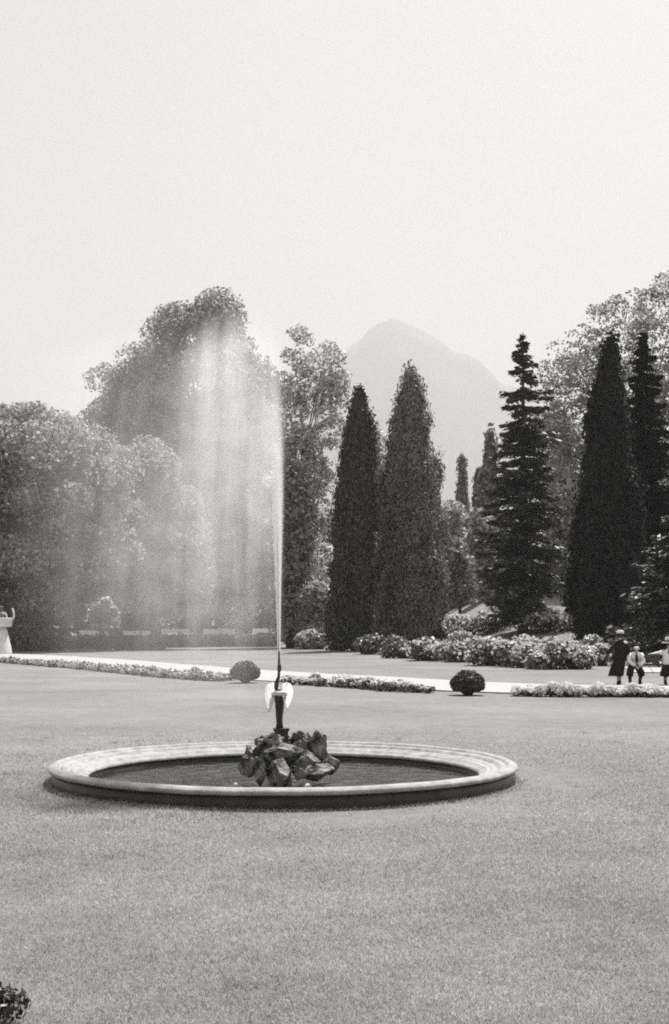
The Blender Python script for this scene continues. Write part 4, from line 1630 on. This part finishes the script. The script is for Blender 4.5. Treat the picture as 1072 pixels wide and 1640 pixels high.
def figure(root, pelvis, chest, neck, head, shoulders, elbows, wrists, hips, knees, ankles, toes, face, scale=1.0):
    V, E = [], []

    def add(p, *r):
        V.append((*p, *r))
        return len(V) - 1
    ip = add(pelvis, .115 * scale, .085 * scale)
    mid = tuple((a + b) / 2 for a, b in zip(pelvis, chest))
    im = add(mid, .105 * scale, .08 * scale)
    ic = add(chest, .125 * scale, .09 * scale)
    inn = add(neck, .042 * scale)
    hv = Vector(head)
    fd = Vector(face).normalized()
    upv = (hv - Vector(neck)).normalized()
    jaw = add(hv - upv * .06 * scale + fd * .02, .058 * scale)
    ih = add(hv, .088 * scale, .08 * scale)
    it = add(hv + upv * .065 * scale, .062 * scale)
    E += [(ip, im), (im, ic), (ic, inn), (inn, jaw), (jaw, ih), (ih, it)]
    ns = add(hv + fd * .095 * scale - upv * .01, .012)
    E.append((ih, ns))
    for k in (0, 1):
        s_, e_, w_ = shoulders[k], elbows[k], wrists[k]
        a = add(s_, .048 * scale)
        b = add(e_, .036 * scale)
        c = add(w_, .026 * scale)
        E += [(ic, a), (a, b), (b, c)]
        dv = Vector(w_) - Vector(e_)
        hand(V, E, c, dv, (0, 1, 0.2) if abs(dv.normalized().y) < .8 else (0, 0, 1))
        h_, n_, k_, t_ = hips[k], knees[k], ankles[k], toes[k]
        a = add(h_, .078 * scale)
        b = add(n_, .052 * scale)
        c = add(k_, .034 * scale)
        t = add(t_, .034 * scale, .026 * scale)
        E += [(ip, a), (a, b), (b, c), (c, t)]
    return skin_body('body', V, E, ip, M['skin'], root)


def eyes(root, head, face, scale):
    hv, fd = Vector(head), Vector(face).normalized()
    sd = fd.cross(Vector((0, 0, 1))).normalized()
    for k in (-1, 1):
        c = hv + fd * .082 * scale + sd * k * .032 * scale + Vector((0, 0, .012))
        mb = MB()
        mb.loft([(c.x, c.y, c.z - .008, .004, .004), (c.x, c.y, c.z, .010, .008), (c.x, c.y, c.z + .008, .004, .004)], 8)
        mb.build('eye', M['darkhair'], root, True)


PD = 36.9
PS = PD / FPX


def px_m(px, cx):
    return (px - cx) * PS


# --- person in the long dark coat, seen from behind, leaning a little to the left
root = empty('person', (X(992, PD), PD, 0), 'person in a long dark coat and pale flat hat, leftmost of the three figures', 'person', 'people beside the path')
pz = lambda py: Z(py, PD)
figure(root, (0, 0, .74), (.05, 0, 1.08), (.045, 0, 1.24), (.03, -.01, 1.35), ((-.11, 0, 1.17), (.21, 0, 1.16)),
       ((-.26, -.08, .98), (.26, 0, .93)), ((-.43, -.16, .83), (.24, -.03, .70)), ((-.07, 0, .68), (.07, 0, .68)),
       ((-.06, -.03, .38), (.05, .05, .38)), ((-.02, 0, .07), (.04, .12, .07)), ((-.06, -.10, .03), (.0, .02, .03)), (-.5, .8, 0), .92)
mb = MB()
mb.loft([(-.10, 0, .24, .215, .17), (-.085, 0, .30, .215, .17), (-.05, 0, .48, .20, .16), (0, 0, .66, .175, .14), (.03, 0, .82, .165, .125), (.045, 0, .98, .178, .125),
         (.05, 0, 1.10, .19, .12), (.05, 0, 1.18, .165, .10), (.045, 0, 1.235, .085, .075), (.045, 0, 1.26, .06, .06)], 20)
mb.tube([(-.09, 0, 1.16), (-.2, -.05, 1.04), (-.27, -.09, .97), (-.40, -.15, .855)], [.062, .06, .056, .046], 10)
mb.tube([(.20, 0, 1.15), (.245, 0, 1.02), (.262, 0, .92), (.245, -.03, .74)], [.062, .06, .056, .048], 10)
mb.build('coat', M['darkcloth'], root, True)
MB().loft([(.03, 0, 1.425, .105, .10), (.03, 0, 1.45, .108, .104), (.035, 0, 1.50, .095, .09), (.04, 0, 1.525, .05, .05)], 18).build('hat_crown', M['straw'], root, True)
MB().loft([(.03, 0, 1.395, .128, .128), (.03, 0, 1.41, .135, .135), (.03, 0, 1.432, .110, .106)], 18).build('hat_band', M['darkcloth'], root, True)
MB().loft([(.03, .02, 1.30, .07, .06), (.03, .015, 1.35, .094, .088), (.03, 0, 1.40, .095, .092)], 14).build('hair', M['darkhair'], root, True)
MB().tube([(.10, -.07, 1.20), (.15, -.06, 1.185), (.21, -.03, 1.165)], [.03, .045, .032], 8).build('collar', M['cloth'], root, True)
for sx, yy in ((-.02, 0), (.04, .12)):
    MB().tube([(sx, yy, .10), (sx - .01, yy - .02, .045), (sx - .04, yy - .10, .03)], [.045, .05, .036], 8).build('shoe', M['darkcloth'], root, True)

# --- boy bending forward, hands between his knees
root = empty('person', (X(1018, PD), PD, 0), 'fair haired boy in white shirt and dark shorts bending forward, between the other two figures', 'person', 'people beside the path')
figure(root, (0, .16, .56), (0, .02, .80), (0, -.07, .88), (0, -.15, .97), ((-.15, .0, .85), (.15, .0, .85)),
       ((-.20, -.10, .66), (.20, -.10, .66)), ((-.045, -.22, .52), (.045, -.22, .52)), ((-.09, .14, .52), (.09, .14, .52)),
       ((-.16, -.03, .31), (.16, -.03, .31)), ((-.13, .06, .07), (.14, .06, .07)), ((-.15, -.04, .03), (.16, -.04, .03)), (0, -.9, -.45), .85)
eyes(root, (0, -.15, .97), (0, -.9, -.35), .85)
mb = MB()
mb.loft([(0, .17, .50, .135, .11), (0, .14, .60, .15, .115), (0, .07, .72, .165, .12), (0, .01, .82, .18, .11), (0, -.03, .88, .15, .085), (0, -.06, .915, .07, .06)], 18)
for sx in (-1, 1):
    mb.tube([(sx * .14, 0, .86), (sx * .19, -.05, .76), (sx * .205, -.1, .66), (sx * .12, -.17, .585), (sx * .07, -.205, .545)], [.07, .068, .06, .05, .04], 10)
mb.build('shirt', M['cloth'], root, True)
mb = MB()
mb.loft([(0, .17, .44, .14, .10), (0, .17, .52, .15, .115), (0, .16, .58, .145, .11)], 16)
for sx in (-1, 1):
    mb.tube([(sx * .07, .15, .54), (sx * .12, .06, .43), (sx * .155, -.01, .34), (sx * .16, .0, .245)], [.095, .10, .098, .10], 12)
mb.build('shorts', M['darkcloth'], root, True)
mb = MB()
mb.tube([(0, -.125, .855), (0, -.145, .76), (.005, -.15, .68), (0, -.15, .585)], [.02, .035, .045, .01], 8)
mb.build('necktie', M['darkcloth'], root, True)
MB().loft([(0, -.135, .985, .086, .082), (0, -.128, 1.01, .088, .086), (0, -.12, 1.045, .074, .074), (0, -.115, 1.068, .035, .035)], 16).build('hair', M['hair'], root, True)
for sx in (-1, 1):
    MB().tube([(sx * .155, .0, .26), (sx * .145, .04, .17), (sx * .135, .06, .08)], [.052, .05, .042], 10).build('stocking', M['darkcloth'], root, True)
    MB().tube([(sx * .135, .07, .06), (sx * .14, .02, .045), (sx * .155, -.06, .03)], [.046, .05, .036], 8).build('shoe', M['darkcloth'], root, True)

# --- boy in a straw boater, arm stretched out to the left
root = empty('person', (X(1071, PD), PD, 0), 'boy in a white straw boater and white shirt stretching out one arm', 'person', 'people beside the path')
figure(root, (0, 0, .56), (.0, -.02, .86), (0, -.03, .99), (.01, -.05, 1.09), ((-.15, -.02, .93), (.16, -.02, .93)),
       ((-.40, -.04, .86), (.22, -.08, .74)), ((-.62, -.06, .82), (.10, -.2, .66)), ((-.07, 0, .52), (.08, 0, .52)),
       ((-.09, -.05, .30), (.12, -.05, .30)), ((-.08, .03, .07), (.14, .03, .07)), ((-.10, -.08, .03), (.17, -.08, .03)), (-.2, -.95, -.15), .85)
eyes(root, (.01, -.05, 1.09), (-.2, -.95, -.1), .85)
mb = MB()
mb.loft([(0, 0, .53, .15, .115), (0, 0, .60, .155, .12), (0, 0, .74, .165, .125), (0, -.01, .86, .185, .12), (0, -.02, .94, .17, .10), (0, -.03, .99, .08, .065), (0, -.03, 1.015, .055, .05)], 18)
mb.tube([(-.14, -.02, .93), (-.26, -.03, .885), (-.40, -.04, .855), (-.57, -.055, .825)], [.068, .06, .052, .04], 10)
mb.tube([(.15, -.02, .93), (.20, -.05, .82), (.215, -.08, .74), (.13, -.17, .675)], [.068, .062, .055, .042], 10)
mb.build('shirt', M['cloth'], root, True)
mb = MB()
mb.loft([(0, 0, .44, .15, .115), (0, 0, .52, .155, .12), (0, 0, .585, .15, .118)], 16)
for sx in (-1, 1):
    mb.tube([(sx * .075, 0, .54), (sx * .10, -.02, .42), (sx * .12, -.02, .32), (sx * .125, -.01, .24)], [.098, .11, .12, .125], 12)
mb.build('shorts', M['darkcloth'], root, True)
MB().tube([(-.01, -.10, .99), (-.012, -.14, .93), (-.015, -.15, .86)], [.018, .035, .022], 8).build('necktie', M['darkcloth'], root, True)
MB().loft([(.0, -.03, 1.165, .195, .185), (.0, -.03, 1.18, .20, .19), (.0, -.03, 1.195, .19, .18)], 22).build('hat_brim', M['straw'], root, True)
MB().loft([(.005, -.03, 1.195, .118, .112), (.005, -.03, 1.245, .117, .111)], 20).build('hat_band', M['darkcloth'], root, True)
MB().loft([(.005, -.03, 1.245, .116, .11), (.005, -.03, 1.32, .112, .106), (.005, -.03, 1.335, .095, .09)], 20).build('hat_crown', M['straw'], root, True)
MB().loft([(.01, -.02, 1.07, .08, .075), (.01, -.025, 1.12, .086, .084), (.01, -.03, 1.17, .084, .082)], 14).build('hair', M['darkhair'], root, True)
for sx, ax in ((-1, -.085), (1, .135)):
    MB().tube([(ax, -.03, .26), (ax, .02, .17), (ax, .03, .08)], [.052, .048, .042], 10).build('stocking', M['greycloth'], root, True)
    MB().tube([(ax, .04, .06), (ax, -.01, .045), (ax - .01, -.10, .03)], [.046, .05, .036], 8).build('shoe', M['darkcloth'], root, True)

# --- dark jacket hanging over his outstretched arm
nx, nz_ = 16, 8
vv = []
for side in (0, 1):
    for i in range(nx + 1):
        t = i / nx
        x = -.70 + .42 * t
        top = .85 + .01 * t
        bot = .75 - .275 * t ** .9
        for j in range(nz_ + 1):
            q = j / nz_
            y = -.115 + (.012 if side else -.012) + .018 * math.sin(t * 14 + q * 3) * q
            vv.append((x + .01 * math.sin(q * 9), y, top + (bot - top) * q))
n1 = (nx + 1) * (nz_ + 1)
ff = []
for i in range(nx):
    for j in range(nz_):
        a = i * (nz_ + 1) + j
        b = a + nz_ + 1
        ff.append((a, b, b + 1, a + 1))
        ff.append((n1 + a + 1, n1 + b + 1, n1 + b, n1 + a))
for i in range(nx):
    a, b = i * (nz_ + 1), (i + 1) * (nz_ + 1)
    ff.append((b, a, n1 + a, n1 + b))
    ff.append((a + nz_, b + nz_, n1 + b + nz_, n1 + a + nz_))
for j in range(nz_):
    ff.append((j, j + 1, n1 + j + 1, n1 + j))
    a = nx * (nz_ + 1) + j
    ff.append((a + 1, a, n1 + a, n1 + a + 1))
o = MB().add(vv, ff).build('folded_jacket', M['greycloth'], None, True, (X(1071, PD), PD, 0))
tag(o, 'dark jacket hanging over the outstretched arm of the boy in the straw hat', 'jacket')
